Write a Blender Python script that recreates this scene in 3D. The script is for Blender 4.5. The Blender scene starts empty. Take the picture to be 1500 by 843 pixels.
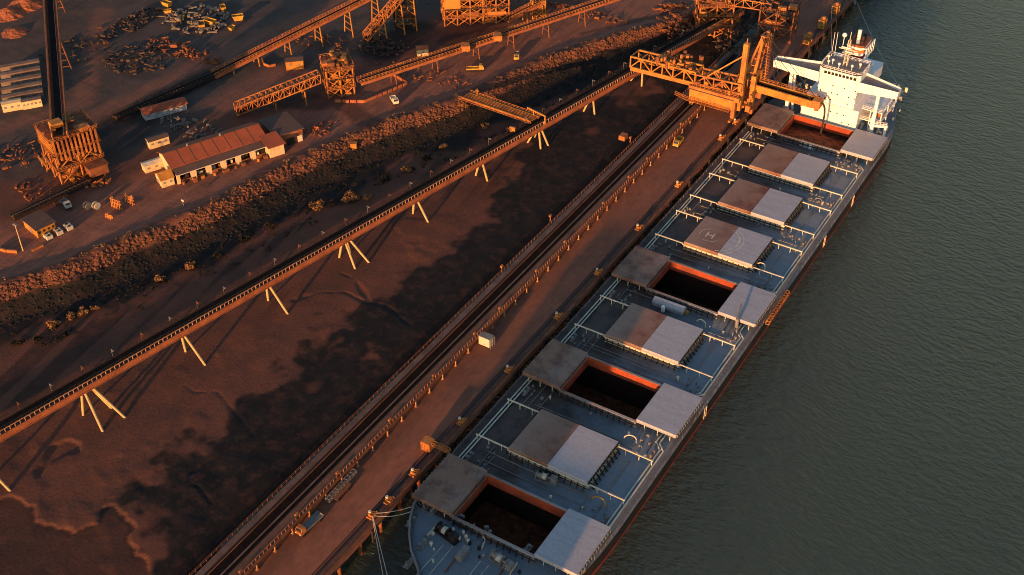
import bpy, math, random
import numpy as np
from mathutils import Vector, Matrix
R = math.radians
rnd = random.Random(7)
C = bpy.context.scene.collection
S = bpy.context.scene

# ------------------------------------------------------------------ camera, sky, sun, exposure
cam = bpy.data.objects.new('camera', bpy.data.cameras.new('camera'))
C.objects.link(cam)
cam.data.sensor_width = 36.0
cam.data.lens = 42.1836
cam.data.clip_start = 1.0
cam.data.clip_end = 20000.0
cam.matrix_world = Matrix([[0.851311, -0.326204, 0.410927, 97.592635], [0.524661, 0.528268, -0.667581, -157.805773], [0.000688, 0.783916, 0.620866, 220.795304], [0.0, 0.0, 0.0, 1.0]])
S.camera = cam

SUN_EL, SUN_AZ = 7.0, 173.5          # azimuth of the sun seen from the wharf, clockwise from +Y
world = bpy.data.worlds.new('World')
S.world = world
world.use_nodes = True
wn = world.node_tree.nodes
sky = wn.new('ShaderNodeTexSky')
sky.sky_type = 'NISHITA'
sky.sun_disc = False
sky.sun_elevation = R(SUN_EL)
sky.sun_rotation = R(SUN_AZ)
sky.air_density = 1.0
sky.dust_density = 1.0
sky.ozone_density = 1.5
wn['Background'].inputs['Strength'].default_value = 0.12
world.node_tree.links.new(sky.outputs[0], wn['Background'].inputs[0])
sun = bpy.data.objects.new('sun', bpy.data.lights.new('sun', 'SUN'))
C.objects.link(sun)
sun.data.energy = 4.6
sun.data.angle = R(0.6)
sun.data.color = (1.0, 0.46, 0.165)
sd = Vector((math.sin(R(SUN_AZ)) * math.cos(R(SUN_EL)), math.cos(R(SUN_AZ)) * math.cos(R(SUN_EL)), math.sin(R(SUN_EL))))
sun.rotation_euler = sd.to_track_quat('Z', 'Y').to_euler()
sun.location = sd * 900
S.view_settings.view_transform = 'Standard'
S.view_settings.look = 'None'
S.view_settings.exposure = 0.9
S.view_settings.gamma = 1.0
S.view_settings.use_curve_mapping = False
S.cycles.max_bounces = 5
S.cycles.diffuse_bounces = 3
S.cycles.glossy_bounces = 3
S.cycles.use_denoising = True
S.cycles.filter_width = 1.0

# ------------------------------------------------------------------ materials
MATS = {}
def mat(key, col, col2=None, scale=0.3, lo=0.45, hi=0.62, rough=0.8, metal=0.0, fine=0.25, bump=0.0, bscale=2.0, stretch=(1, 1, 1), spec=0.3):
    """base colour broken up by a large patch noise (towards col2) and a fine grain, in world metres"""
    m = bpy.data.materials.new(key)
    m.use_nodes = True
    nt = m.node_tree; n = nt.nodes; L = nt.links
    b = n['Principled BSDF']
    b.inputs['Roughness'].default_value = rough
    b.inputs['Metallic'].default_value = metal
    b.inputs['Specular IOR Level'].default_value = spec
    geo = n.new('ShaderNodeNewGeometry')
    mp = n.new('ShaderNodeMapping'); mp.inputs['Scale'].default_value = stretch
    L.new(geo.outputs['Position'], mp.inputs['Vector'])
    t = n.new('ShaderNodeTexNoise'); t.inputs['Scale'].default_value = scale; t.inputs['Detail'].default_value = 6
    t.inputs['Roughness'].default_value = 0.65
    L.new(mp.outputs[0], t.inputs['Vector'])
    r = n.new('ShaderNodeMapRange'); r.inputs['From Min'].default_value = lo; r.inputs['From Max'].default_value = hi
    L.new(t.outputs['Fac'], r.inputs['Value'])
    mx = n.new('ShaderNodeMix'); mx.data_type = 'RGBA'
    c2 = col2 if col2 else tuple(c * 0.6 for c in col)
    mx.inputs[6].default_value = (*col, 1); mx.inputs[7].default_value = (*c2, 1)
    L.new(r.outputs[0], mx.inputs[0])
    f = n.new('ShaderNodeTexNoise'); f.inputs['Scale'].default_value = scale * 9 + 0.5; f.inputs['Detail'].default_value = 4
    L.new(mp.outputs[0], f.inputs['Vector'])
    fr = n.new('ShaderNodeMapRange'); fr.inputs['From Min'].default_value = 0.3; fr.inputs['From Max'].default_value = 0.7
    fr.inputs['To Min'].default_value = 1 - fine; fr.inputs['To Max'].default_value = 1 + fine
    L.new(f.outputs['Fac'], fr.inputs['Value'])
    ml = n.new('ShaderNodeMix'); ml.data_type = 'RGBA'; ml.blend_type = 'MULTIPLY'; ml.inputs[0].default_value = 1
    L.new(mx.outputs[2], ml.inputs[6]); L.new(fr.outputs[0], ml.inputs[7])
    L.new(ml.outputs[2], b.inputs['Base Color'])
    if bump:
        bt = n.new('ShaderNodeTexNoise'); bt.inputs['Scale'].default_value = bscale; bt.inputs['Detail'].default_value = 5
        L.new(mp.outputs[0], bt.inputs['Vector'])
        bp = n.new('ShaderNodeBump'); bp.inputs['Strength'].default_value = bump; bp.inputs['Distance'].default_value = 1.0 / bscale
        L.new(bt.outputs['Fac'], bp.inputs['Height']); L.new(bp.outputs[0], b.inputs['Normal'])
    MATS[key] = m
    return m

ORE = (0.25, 0.085, 0.036)
mat('orange_steel', (0.44, 0.165, 0.04), (0.20, 0.065, 0.028), 0.25, 0.42, 0.68, 0.7)
mat('rusty_steel', (0.24, 0.085, 0.035), (0.12, 0.045, 0.022), 0.4, 0.4, 0.65, 0.8)
mat('yellow_steel', (0.44, 0.195, 0.034), (0.25, 0.09, 0.026), 0.3, 0.45, 0.7, 0.65)
mat('cream_pile', (0.50, 0.36, 0.16), (0.36, 0.21, 0.09), 0.8, 0.5, 0.75, 0.75)
mat('grey_steel', (0.20, 0.19, 0.185), (0.14, 0.10, 0.08), 0.4, 0.5, 0.7, 0.6)
mat('dark_steel', (0.022, 0.018, 0.017), (0.05, 0.024, 0.017), 0.5, 0.5, 0.7, 0.7)
mat('belt_ore', (0.010, 0.008, 0.008), (0.020, 0.013, 0.011), 0.6, 0.45, 0.65, 0.95, bump=0.3, spec=0.08)
mat('pale_walkway', (0.15, 0.095, 0.075), (0.09, 0.055, 0.042), 0.3, 0.4, 0.65, 0.8)
mat('crash_deck', (0.15, 0.075, 0.048), (0.10, 0.05, 0.032), 0.2, 0.4, 0.65, 0.85)
mat('ore_heap', ORE, (0.10, 0.035, 0.02), 0.5, 0.4, 0.6, 0.95, bump=0.6, bscale=1.2)
mat('white_paint', (0.80, 0.80, 0.80), (0.66, 0.60, 0.52), 0.25, 0.55, 0.8, 0.5, fine=0.04)
mat('cream_paint', (0.62, 0.55, 0.42), (0.45, 0.36, 0.25), 0.5, 0.5, 0.75, 0.6)
mat('black_hull', (0.016, 0.015, 0.016), (0.035, 0.025, 0.022), 0.15, 0.5, 0.7, 0.5, stretch=(1, 1, 0.3))
mat('red_boot', (0.34, 0.035, 0.025), (0.22, 0.03, 0.022), 0.3, 0.5, 0.7, 0.6)
mat('hold_red', (0.34, 0.058, 0.021), (0.18, 0.042, 0.020), 0.25, 0.4, 0.65, 0.85)
mat('pale_pipe', (0.55, 0.56, 0.48), (0.36, 0.36, 0.30), 0.4, 0.45, 0.7, 0.6)
mat('glass', (0.02, 0.025, 0.03), None, 0.5, rough=0.1, spec=0.6)
mat('rope', (0.50, 0.46, 0.40), None, 1.0, rough=0.9)
mat('red_roof', (0.32, 0.080, 0.036), (0.22, 0.060, 0.030), 0.12, 0.4, 0.7, 0.8, fine=0.1)
mat('dull_roof', (0.11, 0.065, 0.05), (0.085, 0.05, 0.04), 0.15, 0.4, 0.7, 0.8, fine=0.12)
mat('cream_wall', (0.60, 0.46, 0.27), (0.48, 0.33, 0.18), 0.4, 0.5, 0.75, 0.8)
mat('donga_roof', (0.15, 0.12, 0.105), (0.10, 0.07, 0.055), 0.3, 0.4, 0.65, 0.8)
mat('blue_pale', (0.36, 0.40, 0.44), None, 0.6)
mat('tyre', (0.02, 0.02, 0.02), None, 1.0)
mat('funnel_orange', (0.62, 0.16, 0.03), None, 0.6, fine=0.05)
mat('funnel_maroon', (0.16, 0.02, 0.02), None, 0.6, fine=0.05)
mat('green_paint', (0.06, 0.11, 0.08), None, 0.6)
mat('yellow_paint', (0.55, 0.30, 0.04), (0.34, 0.18, 0.04), 0.6)
mat('rock', (0.17, 0.066, 0.036), (0.075, 0.036, 0.025), 0.35, 0.4, 0.65, 0.95)
mat('wet_rock', (0.008, 0.008, 0.009), (0.020, 0.018, 0.016), 0.35, 0.4, 0.65, 0.9)
mat('mangrove', (0.011, 0.013, 0.007), (0.022, 0.016, 0.009), 0.6, 0.42, 0.62, 0.9)
mat('dry_scrub', (0.30, 0.15, 0.055), (0.16, 0.08, 0.032), 0.6, 0.4, 0.62, 0.95)
mat('scrap', (0.13, 0.11, 0.095), (0.20, 0.17, 0.14), 1.2, 0.45, 0.6, 0.7)
mat('scrap_dark', (0.05, 0.04, 0.035), (0.10, 0.05, 0.03), 0.8, 0.45, 0.6, 0.8)
mat('concrete_and_shaded_wall', (0.20, 0.15, 0.125), (0.15, 0.085, 0.06), 0.2, 0.4, 0.65, 0.9)  # dolphin cap concrete, also the shaded wall tone of the rear portables

# ------------------------------------------------------------------ mesh builder
def perp(d):
    d = Vector(d).normalized()
    a = Vector((0, 0, 1)) if abs(d.z) < 0.95 else Vector((0, 1, 0))
    u = d.cross(a).normalized()
    return u, u.cross(d).normalized()          # sideways, up

class MB:
    def __init__(s): s.v = []; s.f = []
    def add(s, vs, fs):
        o = len(s.v); s.v += [tuple(x) for x in vs]; s.f += [tuple(i + o for i in f) for f in fs]
        return s
    def box(s, c, d, yaw=0.0):
        cx, cy, cz = c; a, b, h = d[0] / 2, d[1] / 2, d[2] / 2
        ca, sa = math.cos(yaw), math.sin(yaw)
        vs = [(cx + x * ca - y * sa, cy + x * sa + y * ca, cz + z) for z in (-h, h) for x, y in ((-a, -b), (a, -b), (a, b), (-a, b))]
        return s.add(vs, [(3, 2, 1, 0), (4, 5, 6, 7), (0, 1, 5, 4), (1, 2, 6, 5), (2, 3, 7, 6), (3, 0, 4, 7)])
    def span(s, x0, x1, y0, y1, z0, z1):
        return s.box(((x0 + x1) / 2, (y0 + y1) / 2, (z0 + z1) / 2), (x1 - x0, y1 - y0, z1 - z0))
    def beam(s, p, q, w, h=None):
        p, q = Vector(p), Vector(q); h = h or w
        u, v = perp(q - p); u = u * w / 2; v = v * h / 2
        vs = [p - u - v, p + u - v, p + u + v, p - u + v, q - u - v, q + u - v, q + u + v, q - u + v]
        return s.add(vs, [(0, 1, 2, 3), (7, 6, 5, 4), (1, 0, 4, 5), (2, 1, 5, 6), (3, 2, 6, 7), (0, 3, 7, 4)])
    def tube(s, p, q, r, n=8, r2=None):
        p, q = Vector(p), Vector(q); r2 = r if r2 is None else r2
        u, v = perp(q - p)
        vs = []
        for c, k in ((p, r), (q, r2)):
            for i in range(n):
                a = 2 * math.pi * i / n
                vs.append(c + u * math.cos(a) * k + v * math.sin(a) * k)
        fs = [(i, (i + 1) % n, n + (i + 1) % n, n + i) for i in range(n)] + [tuple(range(n - 1, -1, -1)), tuple(range(n, 2 * n))]
        return s.add(vs, fs)
    def path(s, pts, r, n=6):
        for a, b in zip(pts, pts[1:]): s.tube(a, b, r, n)
        return s
    def ball(s, c, r, n=8, sz=1.0):
        vs = [(c[0], c[1], c[2] + r * sz)]
        k = n // 2
        for j in range(1, k):
            ph = math.pi * j / k
            vs += [(c[0] + r * math.sin(ph) * math.cos(2 * math.pi * i / n), c[1] + r * math.sin(ph) * math.sin(2 * math.pi * i / n), c[2] + r * sz * math.cos(ph)) for i in range(n)]
        vs.append((c[0], c[1], c[2] - r * sz))
        fs = [(0, 1 + i, 1 + (i + 1) % n) for i in range(n)]
        for j in range(k - 2):
            a = 1 + j * n
            fs += [(a + i, a + n + i, a + n + (i + 1) % n, a + (i + 1) % n) for i in range(n)]
        a = 1 + (k - 2) * n; e = len(vs) - 1
        fs += [(a + i, e, a + (i + 1) % n) for i in range(n)]
        return s.add(vs, fs)
    def prism(s, poly, z0, z1):
        n = len(poly)
        vs = [(x, y, z0) for x, y in poly] + [(x, y, z1) for x, y in poly]
        return s.add(vs, [tuple(range(n - 1, -1, -1)), tuple(range(n, 2 * n))] + [(i, (i + 1) % n, n + (i + 1) % n, n + i) for i in range(n)])
    def rock(s, c, r, rg):
        t = (1 + 5 ** 0.5) / 2
        base = [(-1, t, 0), (1, t, 0), (-1, -t, 0), (1, -t, 0), (0, -1, t), (0, 1, t), (0, -1, -t), (0, 1, -t), (t, 0, -1), (t, 0, 1), (-t, 0, -1), (-t, 0, 1)]
        sx, sy, sz = (rg.uniform(0.55, 1.3) * r / 1.9 for _ in range(3)); sz *= 0.7
        a = rg.uniform(0, 6.3); ca, sa = math.cos(a), math.sin(a)
        vs = []
        for x, y, z in base:
            k = rg.uniform(0.7, 1.15); x, y, z = x * sx * k, y * sy * k, z * sz * k
            vs.append((c[0] + x * ca - y * sa, c[1] + x * sa + y * ca, c[2] + z))
        return s.add(vs, [(0, 11, 5), (0, 5, 1), (0, 1, 7), (0, 7, 10), (0, 10, 11), (1, 5, 9), (5, 11, 4), (11, 10, 2), (10, 7, 6), (7, 1, 8), (3, 9, 4), (3, 4, 2), (3, 2, 6), (3, 6, 8), (3, 8, 9), (4, 9, 5), (2, 4, 11), (6, 2, 10), (8, 6, 7), (9, 8, 1)])
    def rail(s, pts, h=1.1, step=2.0, r=0.05, mid=True):
        """posts and rails along a polyline"""
        for a, b in zip(pts, pts[1:]):
            a, b = Vector(a), Vector(b); n = max(1, round((b - a).length / step))
            for i in range(n + 1):
                p = a.lerp(b, i / n); s.beam(p, p + Vector((0, 0, h)), 2 * r)
            for z in ((h, h * 0.5) if mid else (h,)):
                s.beam(a + Vector((0, 0, z)), b + Vector((0, 0, z)), 2 * r)
        return s
    def truss(s, p, q, w, h, n, r=0.15, top=True):
        """box truss from p to q (floor centre line), chords, posts and alternating diagonals"""
        p, q = Vector(p), Vector(q); d = (q - p)
        u = Vector((d.y, -d.x, 0)).normalized() * w / 2; up = Vector((0, 0, h))
        for sgn in (-1, 1):
            a, b = p + u * sgn, q + u * sgn
            s.beam(a, b, 2 * r); s.beam(a + up, b + up, 2 * r)
            for i in range(n + 1):
                c = a.lerp(b, i / n); s.beam(c, c + up, 1.5 * r)
                if i < n:
                    e = a.lerp(b, (i + 1) / n)
                    if i % 2: s.beam(c + up, e, 1.3 * r)
                    else: s.beam(c, e + up, 1.3 * r)
        for i in range(n + 1):
            c = p.lerp(q, i / n); s.beam(c - u, c + u, 1.5 * r)
            if top: s.beam(c - u + up, c + u + up, 1.3 * r)
        return s
    def build(s, name, m, parent=None, off=None, smooth=False):
        if off is None:
            off = Vector((0, 0, 0)); o = parent
            while o is not None: off = off + o.location; o = o.parent
        me = bpy.data.meshes.new(name)
        me.from_pydata([(x - off.x, y - off.y, z - off.z) for x, y, z in s.v], [], s.f)
        if smooth: me.polygons.foreach_set('use_smooth', [True] * len(me.polygons))
        me.materials.append(MATS[m] if isinstance(m, str) else m)
        me.update()
        ob = bpy.data.objects.new(name, me); C.objects.link(ob)
        ob.parent = parent
        return ob

def thing(name, label, cat, loc, group=None):
    o = bpy.data.objects.new(name, None); C.objects.link(o); o.empty_display_size = 0.5
    o.location = loc; o['label'] = label; o['category'] = cat
    if group: o['group'] = group
    return o
def solo(mb, name, m, label, cat, group=None, smooth=False):
    """a thing that is one mesh, with its origin at its base"""
    xs = [v[0] for v in mb.v]; ys = [v[1] for v in mb.v]; zs = [v[2] for v in mb.v]
    off = Vector(((min(xs) + max(xs)) / 2, (min(ys) + max(ys)) / 2, min(zs)))
    o = mb.build(name, m, None, off, smooth); o.location = off
    o['label'] = label; o['category'] = cat
    if group: o['group'] = group
    return o
def dup(root, loc, yaw=0.0, label=None, group=None):
    r = root.copy(); C.objects.link(r); r.location = loc; r.rotation_euler = (0, 0, yaw)
    if label: r['label'] = label
    if group: r['group'] = group
    for ch in list(root.children):
        c = ch.copy(); C.objects.link(c); c.parent = r
        for g in list(ch.children):
            d = g.copy(); C.objects.link(d); d.parent = c
    return r
def lerp(a, b, t): return tuple(x + (y - x) * t for x, y in zip(a, b))
mat('wharf_road', (0.28, 0.105, 0.060), (0.15, 0.066, 0.044), 0.05, 0.36, 0.66, 0.9, fine=0.14, bump=0.08, bscale=0.9, stretch=(1, 0.4, 1))
mat('rusty_girder', (0.38, 0.125, 0.05), (0.22, 0.07, 0.032), 0.3, 0.4, 0.68, 0.8)
mat('rail_pale', (0.45, 0.22, 0.10), (0.30, 0.12, 0.05), 0.4, 0.45, 0.7, 0.75)
mat('cream_white', (0.52, 0.47, 0.38), (0.40, 0.32, 0.23), 0.5, 0.5, 0.75, 0.6)
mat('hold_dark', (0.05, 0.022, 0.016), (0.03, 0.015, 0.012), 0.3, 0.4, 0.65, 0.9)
mat('red_ore', (0.34, 0.11, 0.05), (0.22, 0.07, 0.035), 0.3, 0.4, 0.65, 0.95, bump=0.6, bscale=1.0)
mat('apron_dark', (0.085, 0.045, 0.033), (0.14, 0.06, 0.04), 0.12, 0.42, 0.66, 0.9)
mat('marking_white', (0.62, 0.58, 0.52), (0.42, 0.32, 0.26), 0.6, 0.45, 0.65, 0.8)

# ------------------------------------------------------------------ ground: red upland, rock revetment, tidal mud, one sheet
REV = [(-420, -520), (-250, -160), (-205, -75)] + [p[:2] for p in [(-168.46, -5.76, 6.00), (-158.72, 10.80, 6.00), (-152.88, 32.28, 6.00), (-144.56, 53.06, 6.00), (-140.71, 80.89, 6.00), (-134.05, 108.23, 6.00), (-128.91, 124.52, 6.00), (-119.45, 144.06, 6.00), (-112.95, 160.65, 6.00), (-109.13, 177.90, 6.00), (-101.82, 203.16, 6.00), (-91.33, 224.89, 6.00), (-81.40, 244.84, 6.00), (-75.12, 258.73, 6.00)]] + [(-62, 300), (-56, 380), (-54, 800)]
LOWER = [p[:2] for p in [(-119.95, -60.17, 1.00), (-110.09, -56.13, 1.00), (-101.16, -51.39, 1.00), (-96.58, -55.82, 1.00), (-92.58, -54.82, 1.00), (-87.83, -52.86, 1.00), (-84.67, -49.45, 1.00), (-86.90, -45.62, 1.00), (-84.86, -43.86, 1.00), (-79.83, -44.99, 1.00), (-75.61, -46.05, 1.00), (-73.42, -49.49, 1.00), (-68.91, -50.70, 1.00), (-62.27, -53.68, 1.00), (-53.59, -60.73, 1.00), (-56.65, -100.75, 1.00), (-107.23, -81.43, 1.00)]]
POND = [p[:2] for p in [(-111.80, -40.76, 1.00), (-113.44, -37.33, 1.00), (-111.44, -33.55, 1.00), (-107.86, -32.75, 1.00), (-105.60, -35.28, 1.00), (-107.94, -37.83, 1.00), (-108.31, -40.79, 1.00), (-107.47, -46.72, 1.00), (-109.83, -45.51, 1.00)]]
CREEK1 = [p[:2] for p in [(-98.88, 40.07, 1.00), (-94.87, 47.04, 1.00), (-88.57, 50.94, 1.00), (-81.26, 50.22, 1.00), (-75.40, 51.62, 1.00), (-69.85, 50.68, 1.00), (-63.34, 48.28, 1.00)]]
CREEK2 = [p[:2] for p in [(-73.21, -14.73, 1.00), (-75.81, -21.82, 1.00), (-76.29, -26.15, 1.00), (-75.12, -28.33, 1.00), (-71.29, -28.58, 1.00), (-65.42, -30.60, 1.00)]]
CREEK3 = [p[:2] for p in [(-95.11, 57.69, 1.00), (-89.59, 57.19, 1.00), (-80.29, 51.56, 1.00)]]
CREEK4 = [p[:2] for p in [(-102.49, -3.21, 1.00), (-96.11, -3.95, 1.00), (-91.20, -0.61, 1.00), (-81.60, -4.10, 1.00), (-71.72, -8.19, 1.00)]]

def axis(parts):
    out = [parts[0][0]]
    for a, b, st in parts:
        n = max(1, round((b - a) / st)); out += [a + (b - a) * (i + 1) / n for i in range(n)]
    return np.array(out)
gx = axis([(-9000, -1200, 900), (-1200, -420, 40), (-420, -190, 3.0), (-190, -150, 0.9), (-150, -62, 0.5), (-62, -20, 2.0)])
gy = axis([(-6000, -500, 700), (-500, -110, 20), (-110, -60, 0.9), (-60, 110, 0.5), (110, 260, 0.9), (260, 420, 3), (420, 900, 30), (900, 9000, 900)])
X, Y = np.meshgrid(gx, gy)

def vnoise(x, y, sc, seed):
    x = x / sc; y = y / sc
    xi = np.floor(x).astype(np.int64); yi = np.floor(y).astype(np.int64); xf = x - xi; yf = y - yi
    def h(i, j):
        n = (i * 374761393 + j * 668265263 + seed * 974634777) & 0x7fffffff
        n = ((n ^ (n >> 13)) * 1274126177) & 0x7fffffff
        return ((n ^ (n >> 16)) & 0xffff) / 65535.0
    u = xf * xf * (3 - 2 * xf); v = yf * yf * (3 - 2 * yf)
    return (h(xi, yi) * (1 - u) + h(xi + 1, yi) * u) * (1 - v) + (h(xi, yi + 1) * (1 - u) + h(xi + 1, yi + 1) * u) * v
def fbm(x, y, sc, seed, o=4):
    t = 0; a = 0.5
    for i in range(o): t = t + a * vnoise(x, y, sc / 2 ** i, seed + i); a /= 2
    return t / (1 - 0.5 ** o)
def sstep(a, b, t): t = np.clip((t - a) / (b - a), 0, 1); return t * t * (3 - 2 * t)
def seg_dist(x, y, pl):
    best = np.full(x.shape, 1e9); sgn = np.ones(x.shape)
    for (ax, ay), (bx, by) in zip(pl, pl[1:]):
        dx, dy = bx - ax, by - ay; l2 = dx * dx + dy * dy
        t = np.clip(((x - ax) * dx + (y - ay) * dy) / l2, 0, 1)
        d = np.hypot(x - ax - t * dx, y - ay - t * dy)
        s = np.where((x - ax) * dy - (y - ay) * dx > 0, 1.0, -1.0)
        m = d < best; best = np.where(m, d, best); sgn = np.where(m, s, sgn)
    return best, sgn
def poly_sd(x, y, pg):
    d, _ = seg_dist(x, y, pg + pg[:1])
    ins = np.zeros(x.shape, bool)
    for (ax, ay), (bx, by) in zip(pg, pg[1:] + pg[:1]):
        if ay == by: continue
        c = ((ay > y) != (by > y)) & (x < (bx - ax) * (y - ay) / (by - ay) + ax)
        ins ^= c
    return np.where(ins, -d, d)

def low_sd(X, Y): return poly_sd(X, Y, LOWER) + (fbm(X, Y, 6, 41, 5) - 0.5) * 4.2 + (fbm(X, Y, 2.4, 47, 3) - 0.5) * 2.2
def terrain(X, Y):
    d, s = seg_dist(X, Y, REV)
    d = d * s + (fbm(X, Y, 9, 5) - 0.5) * 3.0
    n1 = fbm(X, Y, 22, 11); n2 = fbm(X, Y, 5, 21)
    up = 6 + 1.7 * sstep(-9, -2.5, d) * (1 - sstep(-1.5, 1.5, d)) + (n2 - 0.5) * 0.25
    up = up + 0.9 * (fbm(X, Y, 2.2, 31, 3) - 0.5) * sstep(-7, -3, d)
    mud = 1.15 + (n1 - 0.5) * 0.9 + (n2 - 0.5) * 0.10
    q = mud * 3.2; st = np.floor(q); fr = q - st
    mud = 0.55 * mud + 0.45 * (st + sstep(0.72, 1.0, fr)) / 3.2                # low mud scarps
    jit = (fbm(X, Y, 6, 41, 5) - 0.5) * 4.0
    mud = mud - 0.38 * (1 - sstep(-0.2, 0.2, low_sd(X, Y)))
    mud = mud - 0.45 * (1 - sstep(-0.2, 0.3, poly_sd(X, Y, POND) + jit * 0.5))
    for pl, w, dep in ((CREEK1, 0.6, 0.2), (CREEK2, 0.5, 0.25), (CREEK3, 0.5, 0.18), (CREEK4, 0.4, 0.12)):
        cd, _ = seg_dist(X, Y, pl); mud = mud - dep * (1 - sstep(w * 0.3, w * 1.5, cd + jit * 0.5))
    slope = sstep(-0.5, 9, d)
    z = up * (1 - slope) + mud * slope
    z = z - 4.0 * sstep(-60, -46, X)
    return z, d, n1, n2
Z, Dm, N1, N2 = terrain(X, Y)
def gz(x, y): return float(terrain(np.array([[float(x)]]), np.array([[float(y)]]))[0][0, 0])

ny, nx = X.shape
me = bpy.data.meshes.new('ground')
idx = np.arange(nx * ny).reshape(ny, nx)
quads = np.stack([idx[:-1, :-1], idx[:-1, 1:], idx[1:, 1:], idx[1:, :-1]], -1).reshape(-1, 4)
me.vertices.add(nx * ny); me.vertices.foreach_set('co', np.stack([X, Y, Z], -1).astype(np.float32).ravel())
me.loops.add(quads.size); me.loops.foreach_set('vertex_index', quads.astype(np.int32).ravel())
me.polygons.add(len(quads)); me.polygons.foreach_set('loop_start', np.arange(0, quads.size, 4, dtype=np.int32))
me.polygons.foreach_set('loop_total', np.full(len(quads), 4, np.int32))
me.polygons.foreach_set('use_smooth', np.ones(len(quads), bool))
# soil kinds per vertex: r = black tidal mud, spilled fines and long dark streaks, g = graded haul road, b = dark yard gravel
f25 = fbm(X, Y, 30, 61); f8 = fbm(X, Y, 8, 71)
f3 = fbm(X, Y, 3, 75)
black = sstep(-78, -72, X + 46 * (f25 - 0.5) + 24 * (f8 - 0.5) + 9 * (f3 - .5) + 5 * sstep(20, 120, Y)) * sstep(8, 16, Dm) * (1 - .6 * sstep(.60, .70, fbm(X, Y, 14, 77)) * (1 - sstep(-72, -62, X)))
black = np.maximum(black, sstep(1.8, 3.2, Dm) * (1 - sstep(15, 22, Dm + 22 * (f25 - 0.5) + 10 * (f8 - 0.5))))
streak = fbm(X * 0.985 + Y * 0.17, (Y * 0.985 - X * 0.17) * 0.05, 4.5, 81)  # long thin streaks that darken the mud between bank and conveyor
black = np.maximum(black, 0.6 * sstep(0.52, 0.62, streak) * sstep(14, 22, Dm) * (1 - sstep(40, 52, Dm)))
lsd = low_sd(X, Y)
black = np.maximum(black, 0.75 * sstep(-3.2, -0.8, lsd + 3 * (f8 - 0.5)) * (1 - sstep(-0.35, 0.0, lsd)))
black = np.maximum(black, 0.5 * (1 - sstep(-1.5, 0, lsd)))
for pl, w_, k_ in (([p_[:2] for p_ in ((-212.08, 65.20, 6.00), (-206.92, 123.61, 6.00))], 5.0, .85), ([p_[:2] for p_ in ((-163.65, 171.48, 6.00), (-162.08, 192.86, 6.00))], 9, .8), ([p_[:2] for p_ in ((-133.31, 124.50, 6.00), (-152.66, 132.05, 6.00))], 4, .5), ([p_[:2] for p_ in ((-49.97, 245.07, 6.00), (-46.63, 274.90, 6.00))], 11, .85), ([p_[:2] for p_ in ((-174.03, 121.74, 6.00), (-158.90, 128.19, 6.00))], 6, .6), ([p_[:2] for p_ in ((-203.86, 80.90, 6.00), (-202.82, 65.74, 6.00))], 9, .6), ([p_[:2] for p_ in ((-106.02, 224.03, 6.00), (-83.67, 260.76, 6.00))], 1.5, .5), ([p_[:2] for p_ in ((-146.14, 192.36, 6.00), (-131.77, 209.50, 6.00))], 6, .6)):
    bd0, _ = seg_dist(X, Y, pl); black = np.maximum(black, k_ * (1 - sstep(w_ * .7, w_ * 1.25, bd0 + 3.5 * (f8 - .5))))
road = sstep(-38, -30, Dm + 6 * (f8 - 0.5)) * (1 - sstep(-6, -3.6, Dm))
for pl, w_ in (([p_[:2] for p_ in ((-220.74, 73.18, 6.00), (-216.55, 98.37, 6.00), (-213.75, 138.54, 6.00), (-202.35, 204.78, 6.00))], 5.5), ([p_[:2] for p_ in ((-188.01, 110.21, 6.00), (-186.10, 134.00, 6.00), (-176.49, 138.10, 6.00))], 7), ([p_[:2] for p_ in ((-241.31, 55.07, 6.00), (-231.65, 83.24, 6.00), (-279.51, 138.20, 6.00))], 4)):
    rd0, _ = seg_dist(X, Y, pl); road = np.maximum(road, .6 * (1 - sstep(w_ * .6, w_ * 1.3, rd0 + 4 * (f8 - .5))))
yard = (1 - sstep(-62, -40, Dm + 34 * (f25 - 0.5)))
red = sstep(0.0, 1.0, np.clip((X + 300) / -40, 0, 1)) * (1 - sstep(120, 150, Y))
yard = yard * (1 - 0.8 * red)
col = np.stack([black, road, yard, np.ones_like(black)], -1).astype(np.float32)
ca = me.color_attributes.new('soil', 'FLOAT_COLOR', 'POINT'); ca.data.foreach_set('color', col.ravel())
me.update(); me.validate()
ground = bpy.data.objects.new('ground', me); C.objects.link(ground); ground['kind'] = 'structure'
m = bpy.data.materials.new('soil'); m.use_nodes = True
nt = m.node_tree; n = nt.nodes; L = nt.links; b = n['Principled BSDF']; b.inputs['Roughness'].default_value = 0.9
b.inputs['Specular IOR Level'].default_value = 0.25
at = n.new('ShaderNodeAttribute'); at.attribute_name = 'soil'
sp = n.new('ShaderNodeSeparateColor'); L.new(at.outputs['Color'], sp.inputs[0])
geo = n.new('ShaderNodeNewGeometry')
def noise(sc, det, vec=None):
    t = n.new('ShaderNodeTexNoise'); t.inputs['Scale'].default_value = sc; t.inputs['Detail'].default_value = det; t.inputs['Roughness'].default_value = 0.62
    L.new(vec if vec else geo.outputs['Position'], t.inputs['Vector']); return t.outputs['Fac']
def mrange(v, a, c, d0=0.0, d1=1.0):
    r = n.new('ShaderNodeMapRange'); L.new(v, r.inputs[0])
    for i, k in zip((1, 2, 3, 4), (a, c, d0, d1)): r.inputs[i].default_value = k
    return r.outputs[0]
def mixc(f, a, c, mode='MIX'):
    x = n.new('ShaderNodeMix'); x.data_type = 'RGBA'; x.blend_type = mode
    if isinstance(f, float): x.inputs[0].default_value = f
    else: L.new(f, x.inputs[0])
    for i, k in ((6, a), (7, c)):
        if isinstance(k, tuple): x.inputs[i].default_value = (*k, 1)
        else: L.new(k, x.inputs[i])
    return x.outputs[2]
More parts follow.
